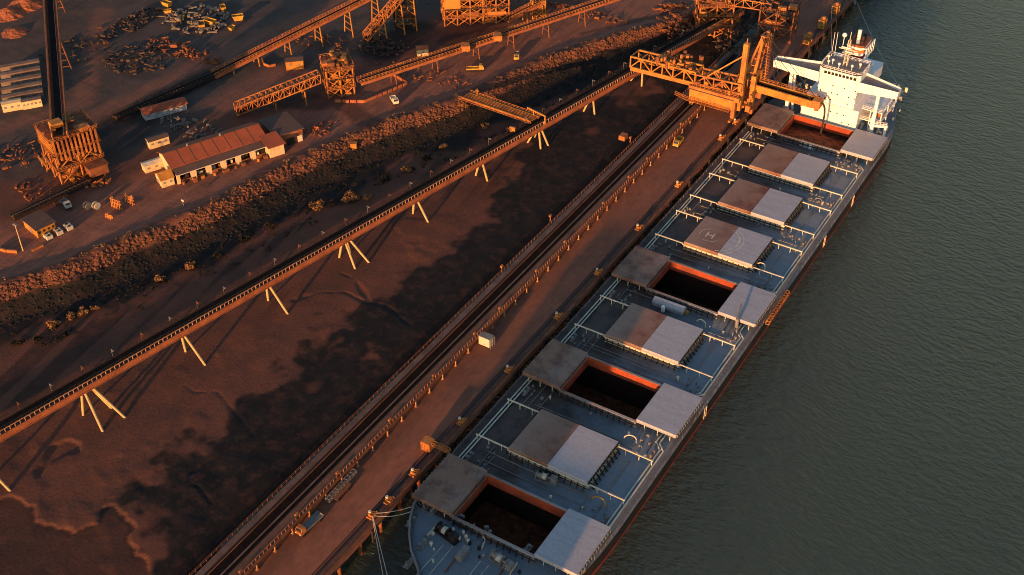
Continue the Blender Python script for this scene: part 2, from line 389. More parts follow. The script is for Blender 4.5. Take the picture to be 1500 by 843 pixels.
mp = n.new('ShaderNodeMapping'); mp.inputs['Rotation'].default_value = (0, 0, R(22)); mp.inputs['Scale'].default_value = (1, 0.12, 1)
L.new(geo.outputs['Position'], mp.inputs[0])
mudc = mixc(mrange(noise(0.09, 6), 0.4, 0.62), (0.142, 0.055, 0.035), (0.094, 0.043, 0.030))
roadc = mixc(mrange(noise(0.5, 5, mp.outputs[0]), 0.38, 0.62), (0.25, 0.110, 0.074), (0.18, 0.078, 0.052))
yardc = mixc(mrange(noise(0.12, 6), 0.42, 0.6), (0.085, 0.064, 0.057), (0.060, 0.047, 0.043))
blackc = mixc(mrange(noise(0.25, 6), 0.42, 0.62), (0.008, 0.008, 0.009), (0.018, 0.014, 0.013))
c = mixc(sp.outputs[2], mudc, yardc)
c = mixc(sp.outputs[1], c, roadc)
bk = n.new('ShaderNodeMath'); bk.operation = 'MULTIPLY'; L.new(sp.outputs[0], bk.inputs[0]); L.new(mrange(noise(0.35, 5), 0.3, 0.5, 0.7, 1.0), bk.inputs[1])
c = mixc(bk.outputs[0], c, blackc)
c = mixc(1.0, c, mixc(mrange(noise(2.2, 5), 0.3, 0.7), (0.72, 0.72, 0.72), (1.25, 1.22, 1.2)), 'MULTIPLY')
L.new(c, b.inputs['Base Color'])
bp = n.new('ShaderNodeBump'); bp.inputs['Strength'].default_value = 0.35; bp.inputs['Distance'].default_value = 0.25
L.new(noise(1.1, 7), bp.inputs['Height']); L.new(bp.outputs[0], b.inputs['Normal'])
me.materials.append(m)

# ------------------------------------------------------------------ water
mw = bpy.data.materials.new('harbour_water'); mw.use_nodes = True
nt = mw.node_tree; n = nt.nodes; L = nt.links; b = n['Principled BSDF']
b.inputs['Roughness'].default_value = 0.16; b.inputs['IOR'].default_value = 1.52
geo = n.new('ShaderNodeNewGeometry')
L.new(mixc(mrange(noise(0.012, 4), 0.35, 0.65), (0.030, 0.043, 0.030), (0.025, 0.039, 0.029)), b.inputs['Base Color'])
wm = n.new('ShaderNodeMapping'); wm.inputs['Rotation'].default_value = (0, 0, R(28)); wm.inputs['Scale'].default_value = (0.6, 1.1, 1)
L.new(geo.outputs['Position'], wm.inputs[0])
wsum = n.new('ShaderNodeMath'); wsum.operation = 'MULTIPLY_ADD'; wsum.inputs[1].default_value = 1.1
L.new(noise(0.70, 4, wm.outputs[0]), wsum.inputs[0]); L.new(noise(0.26, 3, wm.outputs[0]), wsum.inputs[2])
bp = n.new('ShaderNodeBump'); bp.inputs['Strength'].default_value = 1.0; bp.inputs['Distance'].default_value = 1.0
L.new(wsum.outputs[0], bp.inputs['Height']); L.new(bp.outputs[0], b.inputs['Normal'])
MATS['water'] = mw
wa = MB()                                            # the sheet stops at the ship's side, so open holds stay dry
WY = [-29, -27, -25, -22.5, -19, -16, -12, -8, -4, 2, 10, 60, 120, 170, 206, 214, 222, 234, 244, 250]
WH = [0.4, 4.5, 6.8, 8.8, 12.6, 15.4, 18.2, 20.2, 21.4, 22.1, 22.4, 22.4, 22.4, 22.4, 22.4, 21.6, 20.1, 17.2, 14.5, 13.0]
wa.add([(-90, -6000, 0), (9000, -6000, 0), (9000, WY[0], 0), (-90, WY[0], 0)], [(0, 1, 2, 3)])
wa.add([(-90, WY[-1], 0), (9000, WY[-1], 0), (9000, 9000, 0), (-90, 9000, 0)], [(0, 1, 2, 3)])
for a, b_, h0_, h1_ in zip(WY, WY[1:], WH, WH[1:]):
    wa.add([(-90, a, 0), (-h0_, a, 0), (-h1_, b_, 0), (-90, b_, 0)], [(0, 1, 2, 3)])
    wa.add([(h0_, a, 0), (9000, a, 0), (9000, b_, 0), (h1_, b_, 0)], [(0, 1, 2, 3)])
o = wa.build('water', 'water'); o['kind'] = 'structure'

# ------------------------------------------------------------------ revetment rocks and scrub (uncountable)
rg = random.Random(3)
def scatter(name, m, lo, hi, step, rmin, rmax, jz=0.0, keep=1.0, flat=1.0):
    mb = MB()
    pl = REV[2:-1]
    for (ax, ay), (bx, by) in zip(pl, pl[1:]):
        ln = math.hypot(bx - ax, by - ay); dx, dy = (bx - ax) / ln, (by - ay) / ln
        for i in range(int(ln / step)):
            if rg.random() > keep: continue
            t = rg.random() * ln; w = rg.uniform(lo, hi) + 1.2 * math.sin(t * .31 + ax) * rg.random()
            x, y = ax + dx * t + dy * w, ay + dy * t - dx * w
            if not (-120 < y < 330): continue
            r = rmin + (rmax - rmin) * rg.random() ** 2.6; mb._pts.append((x, y, r)) if hasattr(mb, '_pts') else setattr(mb, '_pts', [(x, y, r)])
    P = np.array(mb._pts); zz = terrain(P[None, :, 0], P[None, :, 1])[0][0]
    for (x, y, r), z in zip(mb._pts, zz): mb.rock((x, y, z + jz * r), r, rg)
    o = mb.build(name, m); o['kind'] = 'stuff'; return o
o = scatter('revetment_rocks', 'rock', -1.0, 2.0, 0.035, 0.16, 0.95, -0.1)
o['label'] = 'rusty armour rocks along the crest of the bank'
o = scatter('wet_rocks', 'wet_rock', 1.8, 10.0, 0.055, 0.16, 0.75, -0.2)
o['label'] = 'dark tide stained rocks at the foot of the bank'

def cover(name, m, bands, seed, label, smin=.18, smax=.42):
    """low leafy ground cover: leaf faces spread through low mounds"""
    cg = random.Random(seed); pts = []
    pl = REV[3:-2]
    for (ax, ay), (bx, by) in zip(pl, pl[1:]):
        ln = math.hypot(bx - ax, by - ay); dx, dy = (bx - ax) / ln, (by - ay) / ln
        for i in range(int(ln * bands[2])):
            t = cg.random() * ln; w = cg.uniform(bands[0], bands[1]); x, y = ax + dx * t + dy * w, ay + dy * t - dx * w
            if -60 < y < 262: pts.append((x, y))
    P = np.array(pts); zz, dd, _, _ = terrain(P[None, :, 0], P[None, :, 1]); keep = vnoise(P[:, 0], P[:, 1], 6.0, 91)
    mb = MB()
    for (x, y), z, k in zip(pts, zz[0], keep):
        if k < 0.42: continue
        r = cg.uniform(.4, 1.3) * (k + .2)
        for j in range(9):
            c = Vector((x + cg.uniform(-r, r), y + cg.uniform(-r, r), z + cg.uniform(.1, r * .8))); s_ = cg.uniform(smin, smax)
            u = Vector((cg.uniform(-1, 1), cg.uniform(-1, 1), cg.uniform(-1, 1))).normalized(); v = u.cross(Vector((cg.uniform(-1, 1), cg.uniform(-1, 1), 1))).normalized()
            mb.add([c - u * s_ - v * s_ * .5, c + u * s_ - v * s_ * .5, c + v * s_], [(0, 1, 2)])
    o = mb.build(name, m); o['kind'] = 'stuff'; o['label'] = label
cover('mangrove_cover', 'mangrove', (9, 24, 1.7), 17, 'dark low mangrove growth along the foot of the rocky bank')
cover('dry_grass', 'dry_scrub', (-3.5, 3.5, 2.0), 18, 'tufts of dry grass along the road side of the rocky bank', .12, .3)

# ------------------------------------------------------------------ ship deck and cover paints with their own dirt
def dirty_paint(key, clean, dust, x0, x1, dark=None, sc=0.16, rough=0.6):
    """clean paint that turns to ore dust across x0 -> x1 (the loader side), patchy"""
    m = bpy.data.materials.new(key); m.use_nodes = True
    global n, L, geo
    nt = m.node_tree; n = nt.nodes; L = nt.links; b = n['Principled BSDF']; b.inputs['Roughness'].default_value = rough
    b.inputs['Specular IOR Level'].default_value = 0.3
    geo = n.new('ShaderNodeNewGeometry'); sx = n.new('ShaderNodeSeparateXYZ'); L.new(geo.outputs['Position'], sx.inputs[0])
    w = n.new('ShaderNodeMath'); w.operation = 'MULTIPLY_ADD'; w.inputs[1].default_value = 30.0
    L.new(noise(sc, 6), w.inputs[0]); L.new(sx.outputs[0], w.inputs[2])
    f = mrange(w.outputs[0], x0 + 15, x1 + 15)
    mp2 = n.new('ShaderNodeMapping'); mp2.inputs['Scale'].default_value = (0.35, 2.2, 1); L.new(geo.outputs['Position'], mp2.inputs[0])
    cl = mixc(mrange(noise(0.35, 6, mp2.outputs[0]), 0.42, 0.62), clean, tuple(c * 0.90 for c in clean))
    du = mixc(mrange(noise(0.22, 5), 0.46, 0.60), dust, dark if dark else tuple(c * 0.6 for c in dust))
    c = mixc(f, cl, du)
    c = mixc(1.0, c, mixc(mrange(noise(1.6, 5), 0.3, 0.7), (0.86, 0.86, 0.86), (1.12, 1.12, 1.12)), 'MULTIPLY')
    L.new(c, b.inputs['Base Color']); MATS[key] = m
dirty_paint('deck_paint', (0.180, 0.225, 0.270), (0.075, 0.056, 0.048), 11, -8, (0.040, 0.031, 0.029))
dirty_paint('bow_deck_paint', (0.150, 0.190, 0.230), (0.12, 0.12, 0.13), -24, -34)
dirty_paint('cover_clean', (0.38, 0.385, 0.43), (0.26, 0.18, 0.145), -4, -18)
dirty_paint('cover_dusty', (0.28, 0.190, 0.150), (0.22, 0.105, 0.07), -11, 4, (0.14, 0.042, 0.026), 0.07)
dirty_paint('cover_soiled', (0.34, 0.31, 0.30), (0.23, 0.135, 0.095), 8, -15, (0.13, 0.068, 0.05), 0.12)

SP = 25.0                       # hatch pitch
HW, HL = 10.9, 7.5              # half width and half length of a hatch
OPEN = {1, 3, 5, 9}
ship = thing('bulk_carrier', 'long black hulled bulk carrier with nine hatches and a white bridge moored at the wharf', 'ship', (0, 105, 0))
def hb(y):
    ys = [-31, -30.3, -28.5, -26.5, -24, -20.5, -17.3, -13, -9, -4, 2, 10, 206, 214, 222, 234, 244, 251]
    hs = [0.3, 2.6, 5.2, 7.2, 9.2, 13.6, 16.4, 19.2, 21.0, 22.2, 22.8, 23.1, 23.1, 22.4, 20.8, 17.8, 15.0, 13.5]
    return float(np.interp(y, ys, hs))
DZ = 5.0
hy = [-31, -30.3, -28.5, -26.5, -24, -20.5, -17.3, -13, -9, -4, 2, 10, 40, 80, 120, 160, 206, 214, 222, 228, 234, 244, 251]
def hull_loop(z, k=0.0, c=1.0): return [(hb(y) * c, y + (k if y < -20 else 0), z) for y in hy] + [(-hb(y) * c, y + (k if y < -20 else 0), z) for y in reversed(hy)]
def skin(levels):
    mb = MB(); n_ = len(levels[0])
    for a, b_ in zip(levels, levels[1:]):
        mb.add(a + b_, [(i, (i + 1) % n_, n_ + (i + 1) % n_, n_ + i) for i in range(n_)])
    return mb
skin([hull_loop(-6, 3, 0.97), hull_loop(0.9, 1.5, 0.995)]).build('boot_topping', 'red_boot', None, Vector((0, 105, 0))).parent = ship
hl = skin([hull_loop(0.9, 1.5, 0.995), hull_loop(DZ - 0.02, 0, 1.0)]); hull = hl.build('hull', 'black_hull', ship)
# bulwark round the bow with its stays
bw = MB(); st = MB()
by = [y for y in hy if y <= -4]
edge = [(-hb(y), y) for y in reversed(by)] + [(hb(y), y) for y in by]
for (ax, ay), (bx, b_y) in zip(edge, edge[1:]):
    bw.beam((ax, ay, DZ + 0.75), (bx, b_y, DZ + 0.75), 0.12, 1.5); bw.beam((ax, ay, DZ + 1.5), (bx, b_y, DZ + 1.5), 0.45, 0.15)
    l_ = math.hypot(bx - ax, b_y - ay)
    for i in range(int(l_ / 0.9)):
        t = (i + 0.5) / max(1, int(l_ / 0.9)); x, y = ax + (bx - ax) * t, ay + (b_y - ay) * t
        k = 0.94; st.beam((x, y, DZ + 1.3), (x * k, y + (0.8 if y < -20 else 0), DZ + 0.05), 0.09, 0.3)
bwo = bw.build('bulwark', 'grey_steel', ship); st.build('stay', 'grey_steel', bwo)

# deck plates with real openings at the open hatches
dk = MB(); bd = MB()
def deck_band(mb, y0, y1, xin=None):
    ys = [y0] + [y for y in hy if y0 < y < y1] + [y1]
    for a, b_ in zip(ys, ys[1:]):
        if xin is None: mb.add([(-hb(a), a, DZ), (hb(a), a, DZ), (hb(b_), b_, DZ), (-hb(b_), b_, DZ)], [(0, 1, 2, 3)])
        else:
            mb.add([(-hb(a), a, DZ), (-xin, a, DZ), (-xin, b_, DZ), (-hb(b_), b_, DZ)], [(0, 1, 2, 3)])
            mb.add([(xin, a, DZ), (hb(a), a, DZ), (hb(b_), b_, DZ), (xin, b_, DZ)], [(0, 1, 2, 3)])
deck_band(bd, -31, -HL - 0.6)
deck_band(dk, -HL - 0.6, -HL)
for i in range(9):
    y = i * SP
    deck_band(dk, y - HL, y + HL, HW)
    deck_band(dk, y + HL, (y + SP - HL) if i < 8 else 251)
bd.build('bow_deck', 'bow_deck_paint', ship); deck = dk.build('main_deck', 'deck_paint', ship)

CT = 7.0                                            # coaming top
for i in range(9):
    y = i * SP; k = i + 1; op = k in OPEN
    cm = MB()
    for sx in (-1, 1): cm.span(sx * HW - 0.15, sx * HW + 0.15, y - HL - 0.3, y + HL + 0.3, DZ, CT)
    for sy in (-1, 1): cm.span(-HW + 0.16, HW - 0.16, y + sy * HL - 0.15, y + sy * HL + 0.15, DZ, CT)
    cm.span(-HW - 0.5, HW + 0.5, y - HL - 0.55, y - HL - 0.2, CT - 0.25, CT - 0.02); cm.span(-HW - 0.5, HW + 0.5, y + HL + 0.2, y + HL + 0.55, CT - 0.25, CT - 0.02)
    co = cm.build('coaming', 'cream_paint' if not op else 'cover_soiled', ship)
    if k == 5: co['label'] = 'hatch coaming of the open hold amidships'
    sb = MB()
    for j in range(9):
        yy = y - HL + 0.8 + j * (2 * HL - 1.6) / 8
        for sx in (-1, 1): sb.beam((sx * (HW + 0.3), yy, CT - 0.2), (sx * (HW + 1.3), yy, DZ + 0.1), 0.16, 0.5)
    for j in range(13):
        xx = -HW + 0.7 + j * (2 * HW - 1.4) / 12
        for sy in (-1, 1): sb.beam((xx, y + sy * (HL + 0.5), CT - 0.3), (xx, y + sy * (HL + 1.1), DZ + 0.1), 0.16, 0.4)
    for sx in (-1, 1): sb.beam((sx * (HW + 0.75), y - HL + 0.4, DZ + 1.0), (sx * (HW + 0.75), y + HL - 0.4, DZ + 1.0), 0.1, 0.3)
    for sy in (-1, 1): sb.beam((-HW - 0.75, y + sy * (HL + 0.75), DZ + 1.0), (HW + 0.75, y + sy * (HL + 0.75), DZ + 1.0), 0.1, 0.3)
    sb.build('coaming_stay', 'dark_steel', co)
    # side rolling rails on posts
    for sx in (-1, 1):
        for sy in (-1, 1):
            r_ = MB(); yy = y + sy * (HL - 0.1); xe = min(20.8, hb(yy) - 1.6)
            r_.beam((sx * (HW + 0.2), yy, CT - 0.15), (sx * xe, yy, CT - 0.15), 0.3, 0.28)
            for xx in (HW + 2.5, (HW + xe) / 2 + 1.2, xe - 0.3): r_.beam((sx * xx, yy, DZ), (sx * xx, yy, CT - 0.3), 0.18)
            r_.build('cover_rail', 'cream_paint', ship)
    # the two cover halves: closed over the hatch, or rolled out to the sides
    for sx in (-1, 1):
        xc = sx * (HW / 2 + 0.03) if not op else sx * (HW * 1.5 + 0.35)
        cv = MB(); w_, l_ = HW - 0.02, 2 * HL + 0.7
        cv.box((xc, y, CT + 0.52), (w_, l_, 0.96))
        for sy in (-1, 1):
            cv.box((xc, y + sy * (l_ / 2 + 0.06), CT + 0.12), (w_, 0.12, 0.2))
            for j in range(8): cv.box((xc - w_ / 2 + (j + 0.5) * w_ / 8, y + sy * (l_ / 2 + 0.05), CT + 0.55), (0.14, 0.1, 0.7))
        key = 'cover_clean' if sx > 0 else ('cover_soiled' if op else 'cover_dusty')
        co_ = cv.build('hatch_cover', key, ship)
        if sx < 0 and not op: co_['label'] = 'hatch cover half dusted red with ore'
        gt = MB()                                                   # cleats and rollers along the outer edge
        for j in range(14):
            yy = y - HL + 0.3 + j * (2 * HL - 0.6) / 13
            gt.box((xc + sx * (w_ / 2 + 0.18), yy, CT + 0.35), (0.36, 0.35, 0.75))
        gt.beam((xc + sx * (w_ / 2 + 0.14), y - HL, CT + 0.15), (xc + sx * (w_ / 2 + 0.14), y + HL, CT + 0.15), 0.2, 0.14)
        gt.build('cleat_row', 'dark_steel' if not op else 'grey_steel', co_)
        if op:
            wh = MB()
            for sy in (-1, 1):
                for dx in (-4, 4): wh.tube((xc + dx, y + sy * (HL + 0.1), CT + 0.0), (xc + dx, y + sy * (HL + 0.3), CT + 0.0), 0.35, 10)
            wh.build('wheel', 'dark_steel', co_)
    if op:                                                          # hold under the opening
        fl = {1: -8.6, 3: -8.6, 5: -8.2, 9: 2.6}[k]
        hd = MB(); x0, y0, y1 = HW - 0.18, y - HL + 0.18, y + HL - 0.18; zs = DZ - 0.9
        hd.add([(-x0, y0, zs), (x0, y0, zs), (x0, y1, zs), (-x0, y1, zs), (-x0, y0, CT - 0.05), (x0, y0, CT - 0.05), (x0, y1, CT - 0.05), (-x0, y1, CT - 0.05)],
               [(0, 4, 5, 1), (1, 5, 6, 2), (2, 6, 7, 3), (3, 7, 4, 0)])
        ho = hd.build('hatch_trunk', 'hold_red', ship)
        X0, Y0, Y1 = (17.5 if k > 1 else 15.0), y - 11.8, y + 11.8
        if k == 1: Y0 = y - 8.6
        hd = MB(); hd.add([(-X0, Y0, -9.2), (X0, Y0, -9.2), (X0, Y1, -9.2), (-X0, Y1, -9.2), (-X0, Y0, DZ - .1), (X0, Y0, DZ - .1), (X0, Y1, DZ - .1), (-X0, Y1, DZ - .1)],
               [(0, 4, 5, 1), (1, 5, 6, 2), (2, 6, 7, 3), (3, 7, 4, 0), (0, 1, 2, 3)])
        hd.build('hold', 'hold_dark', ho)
        x0, y0, y1 = X0 - .1, Y0 + .1, Y1 - .1
        g_ = 14; cg = MB(); vs = []
        for a in range(g_ + 1):
            for b_ in range(g_ + 1):
                xx, yy = -x0 + 2 * x0 * a / g_, y0 + (y1 - y0) * b_ / g_
                pk = 2.2 * max(0, 1 - math.hypot(xx + 1, (yy - y) * 1.3) / 11) if k == 9 else 1.2 * max(0, 1 - math.hypot(xx, yy - y) / 12)
                vs.append((xx, yy, fl + pk + rnd.uniform(-0.12, 0.12)))
        cg.add(vs, [(a * (g_ + 1) + b_, (a + 1) * (g_ + 1) + b_, (a + 1) * (g_ + 1) + b_ + 1, a * (g_ + 1) + b_ + 1) for a in range(g_) for b_ in range(g_)])
        cg.build('ore_cargo', 'ore_heap', ho)

# landing circle painted on the sixth hatch: ring and H on the dusty half, wide arcs across the clean half
mk = MB(); y6 = 5 * SP; cx, cy, zt = -5.6, y6 - 0.8, CT + 1.03
def arc(mb, cx, cy, r0, r1, a0, a1, z, n_=40):
    for i in range(n_):
        a, b_ = R(a0 + (a1 - a0) * i / n_), R(a0 + (a1 - a0) * (i + 1) / n_)
        q = [(cx + r * math.cos(t), cy + r * math.sin(t)) for r, t in ((r0, a), (r1, a), (r1, b_), (r0, b_))]
        if min(p_[0] for p_ in q) < 0.15 < max(p_[0] for p_ in q): continue
        mb.add([(x, y, z) for x, y in q], [(0, 1, 2, 3)])
for a0, a1 in ((100, 205), (250, 330)): arc(mk, cx, cy, 3.1, 3.3, a0, a1, zt, 24)
for x, y, w_, h_ in ((-1.0, 0, 0.36, 2.9), (1.0, 0, 0.36, 2.9), (0, 0, 1.7, 0.36)): mk.box((cx + x, cy + y, zt), (w_, h_, 0.012))
arc(mk, -3.4, cy, 6.6, 6.95, -72, 66, zt, 40); arc(mk, -3.4, cy, 7.9, 8.2, -62, 56, zt, 40)
mko = mk.build('helipad_marking', 'marking_white', ship)

# pipes and cables along both side decks
def jog(side, off):
    pts = []; y = 8.0
    base = 20.9 - off
    for i in range(0, 9):
        k = i + 1; yc = i * SP
        if k in OPEN and k > 1 and side > 0:
            pts += [(base, yc - HL - 4.5), (base - 2.0, yc - HL - 2.5), (base - 2.0, yc + HL + 2.0), (base, yc + HL + 4.5)]
        else: pts += [(base, yc - 9 if i else 3), (base, yc + 9)]
    return [(side * x, y_, DZ + 0.35) for x, y_ in pts if y_ < 208]
for side in (-1, 1):
    for off in (0.0, 0.9):
        MB().path(jog(side, off), 0.21, 6).build('deck_pipe', 'pale_pipe', ship)
# guard rail along both deck edges
for side in (-1, 1):
    r_ = MB(); pts = [(side * (hb(y) - 0.25), y, DZ) for y in np.arange(0, 250, 12.5)]
    r_.rail(pts, 1.05, 2.5, 0.045); r_.build('guard_rail', 'grey_steel', ship)
# pale waterway strip on the starboard edge
sg = MB()
for a, b_ in zip(np.arange(4, 205, 10), np.arange(14, 215, 10)):
    sg.add([(hb(a) - 1.9, a, DZ + 0.006), (hb(a) - 0.1, a, DZ + 0.006), (hb(b_) - 0.1, b_, DZ + 0.006), (hb(b_) - 1.9, b_, DZ + 0.006)], [(0, 1, 2, 3)])
sg.build('deck_edge_strip', 'grey_steel', ship)

# ------------------------------------------------------------------ deck gear
def winch(x, y, yaw=0.0, sc=1.0, m='grey_steel'):
    w_ = MB(); ca, sa = math.cos(yaw), math.sin(yaw)
    def P(a, b_, z): return (x + (a * ca - b_ * sa) * sc, y + (a * sa + b_ * ca) * sc, DZ + z * sc)
    w_.tube(P(-2.6, 0, 1.1), P(2.6, 0, 1.1), 0.25 * sc, 10)
    for a in (-2.2, -1.0, 0.2, 1.2): w_.tube(P(a, 0, 1.1), P(a + 0.12, 0, 1.1), 1.0 * sc, 14)
    w_.tube(P(-2.1, 0, 1.1), P(-1.0, 0, 1.1), 0.55 * sc, 12)
    w_.box(P(1.9, 0, 0.9), (1.2 * sc, 1.4 * sc, 1.6 * sc), yaw); w_.box(P(0, 0, 0.12), (5.4 * sc, 1.8 * sc, 0.24 * sc), yaw)
    o = w_.build('winch', m, ship)
    dr = MB(); dr.tube(P(-0.9, 0, 1.1), P(0.1, 0, 1.1), 0.75 * sc, 14); dr.build('rope_drum', 'rope', o); return o
def vent(x, y, h=1.6, r=0.45, m='white_paint'):
    v_ = MB(); v_.tube((x, y, DZ), (x, y, DZ + h * 0.75), r * 0.6, 8); v_.tube((x, y, DZ + h * 0.7), (x, y, DZ + h), r, 10, r * 0.8); return v_.build('vent', m, ship)
def bollards(x, y, yaw=0.0):
    b_ = MB(); ca, sa = math.cos(yaw), math.sin(yaw)
    for k in (-0.8, 0.8):
        b_.tube((x + k * ca, y + k * sa, DZ), (x + k * ca, y + k * sa, DZ + 0.9), 0.33, 10); b_.tube((x + k * ca, y + k * sa, DZ + 0.9), (x + k * ca, y + k * sa, DZ + 1.02), 0.42, 10)
    b_.box((x, y, DZ + 0.06), (2.6 * abs(ca) + 0.9, 2.6 * abs(sa) + 0.9, 0.12)); return b_.build('bollard', 'grey_steel', ship)
def gooseneck(x, y, yaw, m='yellow_paint', r=1.6):
    g_ = MB(); pts = [(x, y, DZ)] + [(x + math.cos(yaw) * r * (1 - math.cos(t)), y + math.sin(yaw) * r * (1 - math.cos(t)), DZ + 1.0 + r * math.sin(t)) for t in np.linspace(0, math.pi * 0.95, 9)]
    g_.path(pts, 0.16, 7); return g_.build('gooseneck_pipe', m, ship)
# bow: two windlasses with chain stoppers, ropes led aft to forward, bollards, vents
BOWGEAR = ((-9.74, -11.75, 5.00), (5.19, -11.96, 5.00), (-6.73, -6.33, 5.00))
for (x, y, _), m_ in zip(BOWGEAR[:2], ('dark_steel', 'grey_steel')): winch(x, y, R(-10), 1.25, m_)
for x, y, _ in ((-11.12, -16.10, 5.00), (-9.10, -10.17, 5.00), (-6.57, -11.43, 5.00), (-5.46, -10.28, 5.00), (-6.65, -9.61, 5.00), (-4.41, -11.03, 5.00), (0.73, -12.68, 5.00)): vent(x, y, 1.3, 0.45, rnd.choice(['grey_steel', 'cream_white', 'cream_white']))
for x, y, _ in ((-18.80, -6.96, 5.00), (-16.58, -7.07, 5.00), (8.01, -5.68, 5.00), (10.92, -6.62, 5.00), (-13.06, -16.83, 5.00), (-19.03, -12.72, 5.00), (-12.53, -22.67, 5.00)): bollards(x, y, R(80))
mh = MB(); x, y, _ = (-3.41, -14.78, 5.00); mh.box((x, y, DZ + 0.9), (1.6, 3.6, 1.8)); mh.tube((x, y - 1.0, DZ + 1.8), (x, y - 1.0, DZ + 2.3), 0.6, 10); mh.build('store_hatch', 'grey_steel', ship)
for pa, pb in (((-8.66, -14.70, 5.60), (-8.96, -25.03, 5.60)), ((-6.59, -13.89, 5.60), (-6.64, -23.60, 5.60)), ((1.00, -14.22, 5.60), (1.01, -19.54, 5.60)), ((3.18, -14.22, 5.60), (3.14, -18.66, 5.60)), ((8.50, -10.93, 5.60), (8.54, -15.33, 5.60))):
    MB().tube(pa, pb, 0.09, 5).build('mooring_rope', 'rope', ship)
fr = MB()
for q in (((-13.14, -14.55, 5.00), (-13.21, -10.57, 5.00), (-11.70, -10.83, 5.00)), ((-3.31, -7.55, 5.00), (-1.20, -8.82, 5.00), (-0.69, -11.05, 5.00)), ((8.57, -13.66, 5.00), (8.38, -10.44, 5.00))): fr.rail([tuple(t) for t in q], 1.1, 1.2, 0.06)
fr.build('guard_rail', 'cream_paint', ship)
rb = MB()
for i in range(26):
    x, y, _ = (-6.40, -6.84, 5.00); MB().box((x + rnd.uniform(-4.5, 5.0), y + rnd.uniform(-1.4, 1.2), DZ + rnd.uniform(0.3, 1.3)), (rnd.uniform(.25, .9), rnd.uniform(.25, .9), rnd.uniform(.3, 1.0)), rnd.random()).build('windlass_gear', 'grey_steel', ship)
for i in range(22):                                                    # small fittings, fairleads and pipe stands on the bow deck
    x = rnd.uniform(-15, 14); y = rnd.uniform(-20, -9.5)
    if abs(x) > hb(y) - 2: continue
    q = MB()
    if i % 3 == 0: q.tube((x, y, DZ), (x, y, DZ + rnd.uniform(.5, 1.1)), rnd.uniform(.15, .4), 8)
    elif i % 3 == 1: q.box((x, y, DZ + .3), (rnd.uniform(.3, .9), rnd.uniform(.3, .8), .6), rnd.random())
    else: q.tube((x, y, DZ + .25), (x + rnd.uniform(-3, 3), y + rnd.uniform(-.6, .6), DZ + .25), .09, 5)
    q.build('bow_fitting', rnd.choice(['grey_steel', 'cream_paint', 'dark_steel']), ship)
for x in (-4.6, 6.4):                                                  # anchor chains from the windlasses to the hawse pipes
    q = MB()
    for j in range(9): q.box((x + j * .05, -13.5 - j * .85, DZ + .2), (.34, .62, .22), .1 * (j % 2))
    q.beam((x, -13.2, DZ + .15), (x + .4, -20.8, DZ + .15), .16); q.build('anchor_chain', 'rusty_steel', ship)
# cross decks between hatches: winches, vents, pipes, goosenecks
winch(*(1.00, 14.87, 5.00)[:2], R(10), 1.1); winch(*(-0.39, 192.71, 5.00)[:2], R(-8), 0.9, 'white_paint')
gooseneck(*(16.91, 15.07, 5.00)[:2], R(190)); gooseneck(*(13.88, 37.24, 5.00)[:2], R(200), 'cream_paint'); gooseneck(*(13.73, 120.75, 5.00)[:2], R(195), 'cream_paint', 1.2); gooseneck(*(9.85, 87.22, 5.00)[:2], R(185), 'cream_paint', 1.3); gooseneck(*(16.05, 161.91, 5.00)[:2], R(195), 'grey_steel', 1.2)
for i in range(8):
    yc = i * SP + SP / 2
    for xx in (-14 + rnd.uniform(-2, 2), 14.5 + rnd.uniform(-1.5, 1.5), 17 + rnd.uniform(-1, 1), rnd.uniform(-6, 6), 12 + rnd.uniform(-1, 1)):
        vent(xx, yc + rnd.uniform(-3.2, 3.2), rnd.uniform(0.8, 1.5), rnd.uniform(0.25, 0.45), rnd.choice(['grey_steel', 'grey_steel', 'cream_paint', 'deck_paint']))
    pp = MB()
    for j in range(3):
        yy = yc + rnd.uniform(-3.4, 3.4); MB().tube((-17 + rnd.uniform(0, 6), yy, DZ + 0.25), (18 - rnd.uniform(0, 8), yy, DZ + 0.25), 0.10, 5).build('cross_pipe', 'grey_steel', ship)
    for j in range(4):
        xx = rnd.choice([-1, 1]) * rnd.uniform(12, 18); MB().tube((xx, yc - rnd.uniform(2, 9), DZ + 0.25), (xx, yc + rnd.uniform(2, 9), DZ + 0.25), 0.11, 5).build('deck_cable', 'grey_steel', ship)
    for j in range(12):
        gr = MB(); gr.box((rnd.choice([-1, 1]) * rnd.uniform(11.8, 18.5), yc + rnd.uniform(-4.2, 4.2), DZ + 0.25), (rnd.uniform(.2, .9), rnd.uniform(.2, .9), rnd.uniform(.3, .9)))
        gr.build('deck_fitting', 'grey_steel', ship)
    for sx in (-1, 1): bollards(sx * 19.0, yc + rnd.uniform(-2, 2), R(90))
    ld = MB(); xl = 16.5                                             # inclined access ladder beside each closed hatch
    if i + 1 not in OPEN: ld.beam((15.2, i * SP - 5.5, DZ + 0.12), (15.2, i * SP + 6.0, DZ + 0.12), 0.5, 0.15); ld.build('deck_walk', 'grey_steel', ship)
# grey rounded store on the cross deck forward of the open midship hold
a, b_ = Vector((-7.20, 89.57, 5.90)), Vector((2.34, 89.71, 5.90))
th = MB(); th.tube(a, b_, 1.35, 14); th.beam(a - Vector((0, 0, 1)), b_ - Vector((0, 0, 1)), 2.4, 0.9)
th.build('deck_store', 'cover_clean', ship)
x, y, _ = (-3.32, 87.51, 5.00); tt = MB(); tt.tube((x, y, DZ), (x, y, DZ + 1.3), 0.6, 10); tt.ball((x, y, DZ + 1.4), 0.65, 10); tt.build('vent', 'white_paint', ship)
x, y, _ = (2.20, 90.20, 5.00); tt = MB(); tt.box((x, y, DZ + 0.5), (2.4, 0.8, 1.0), R(-20)); tt.build('locker', 'yellow_paint', ship)
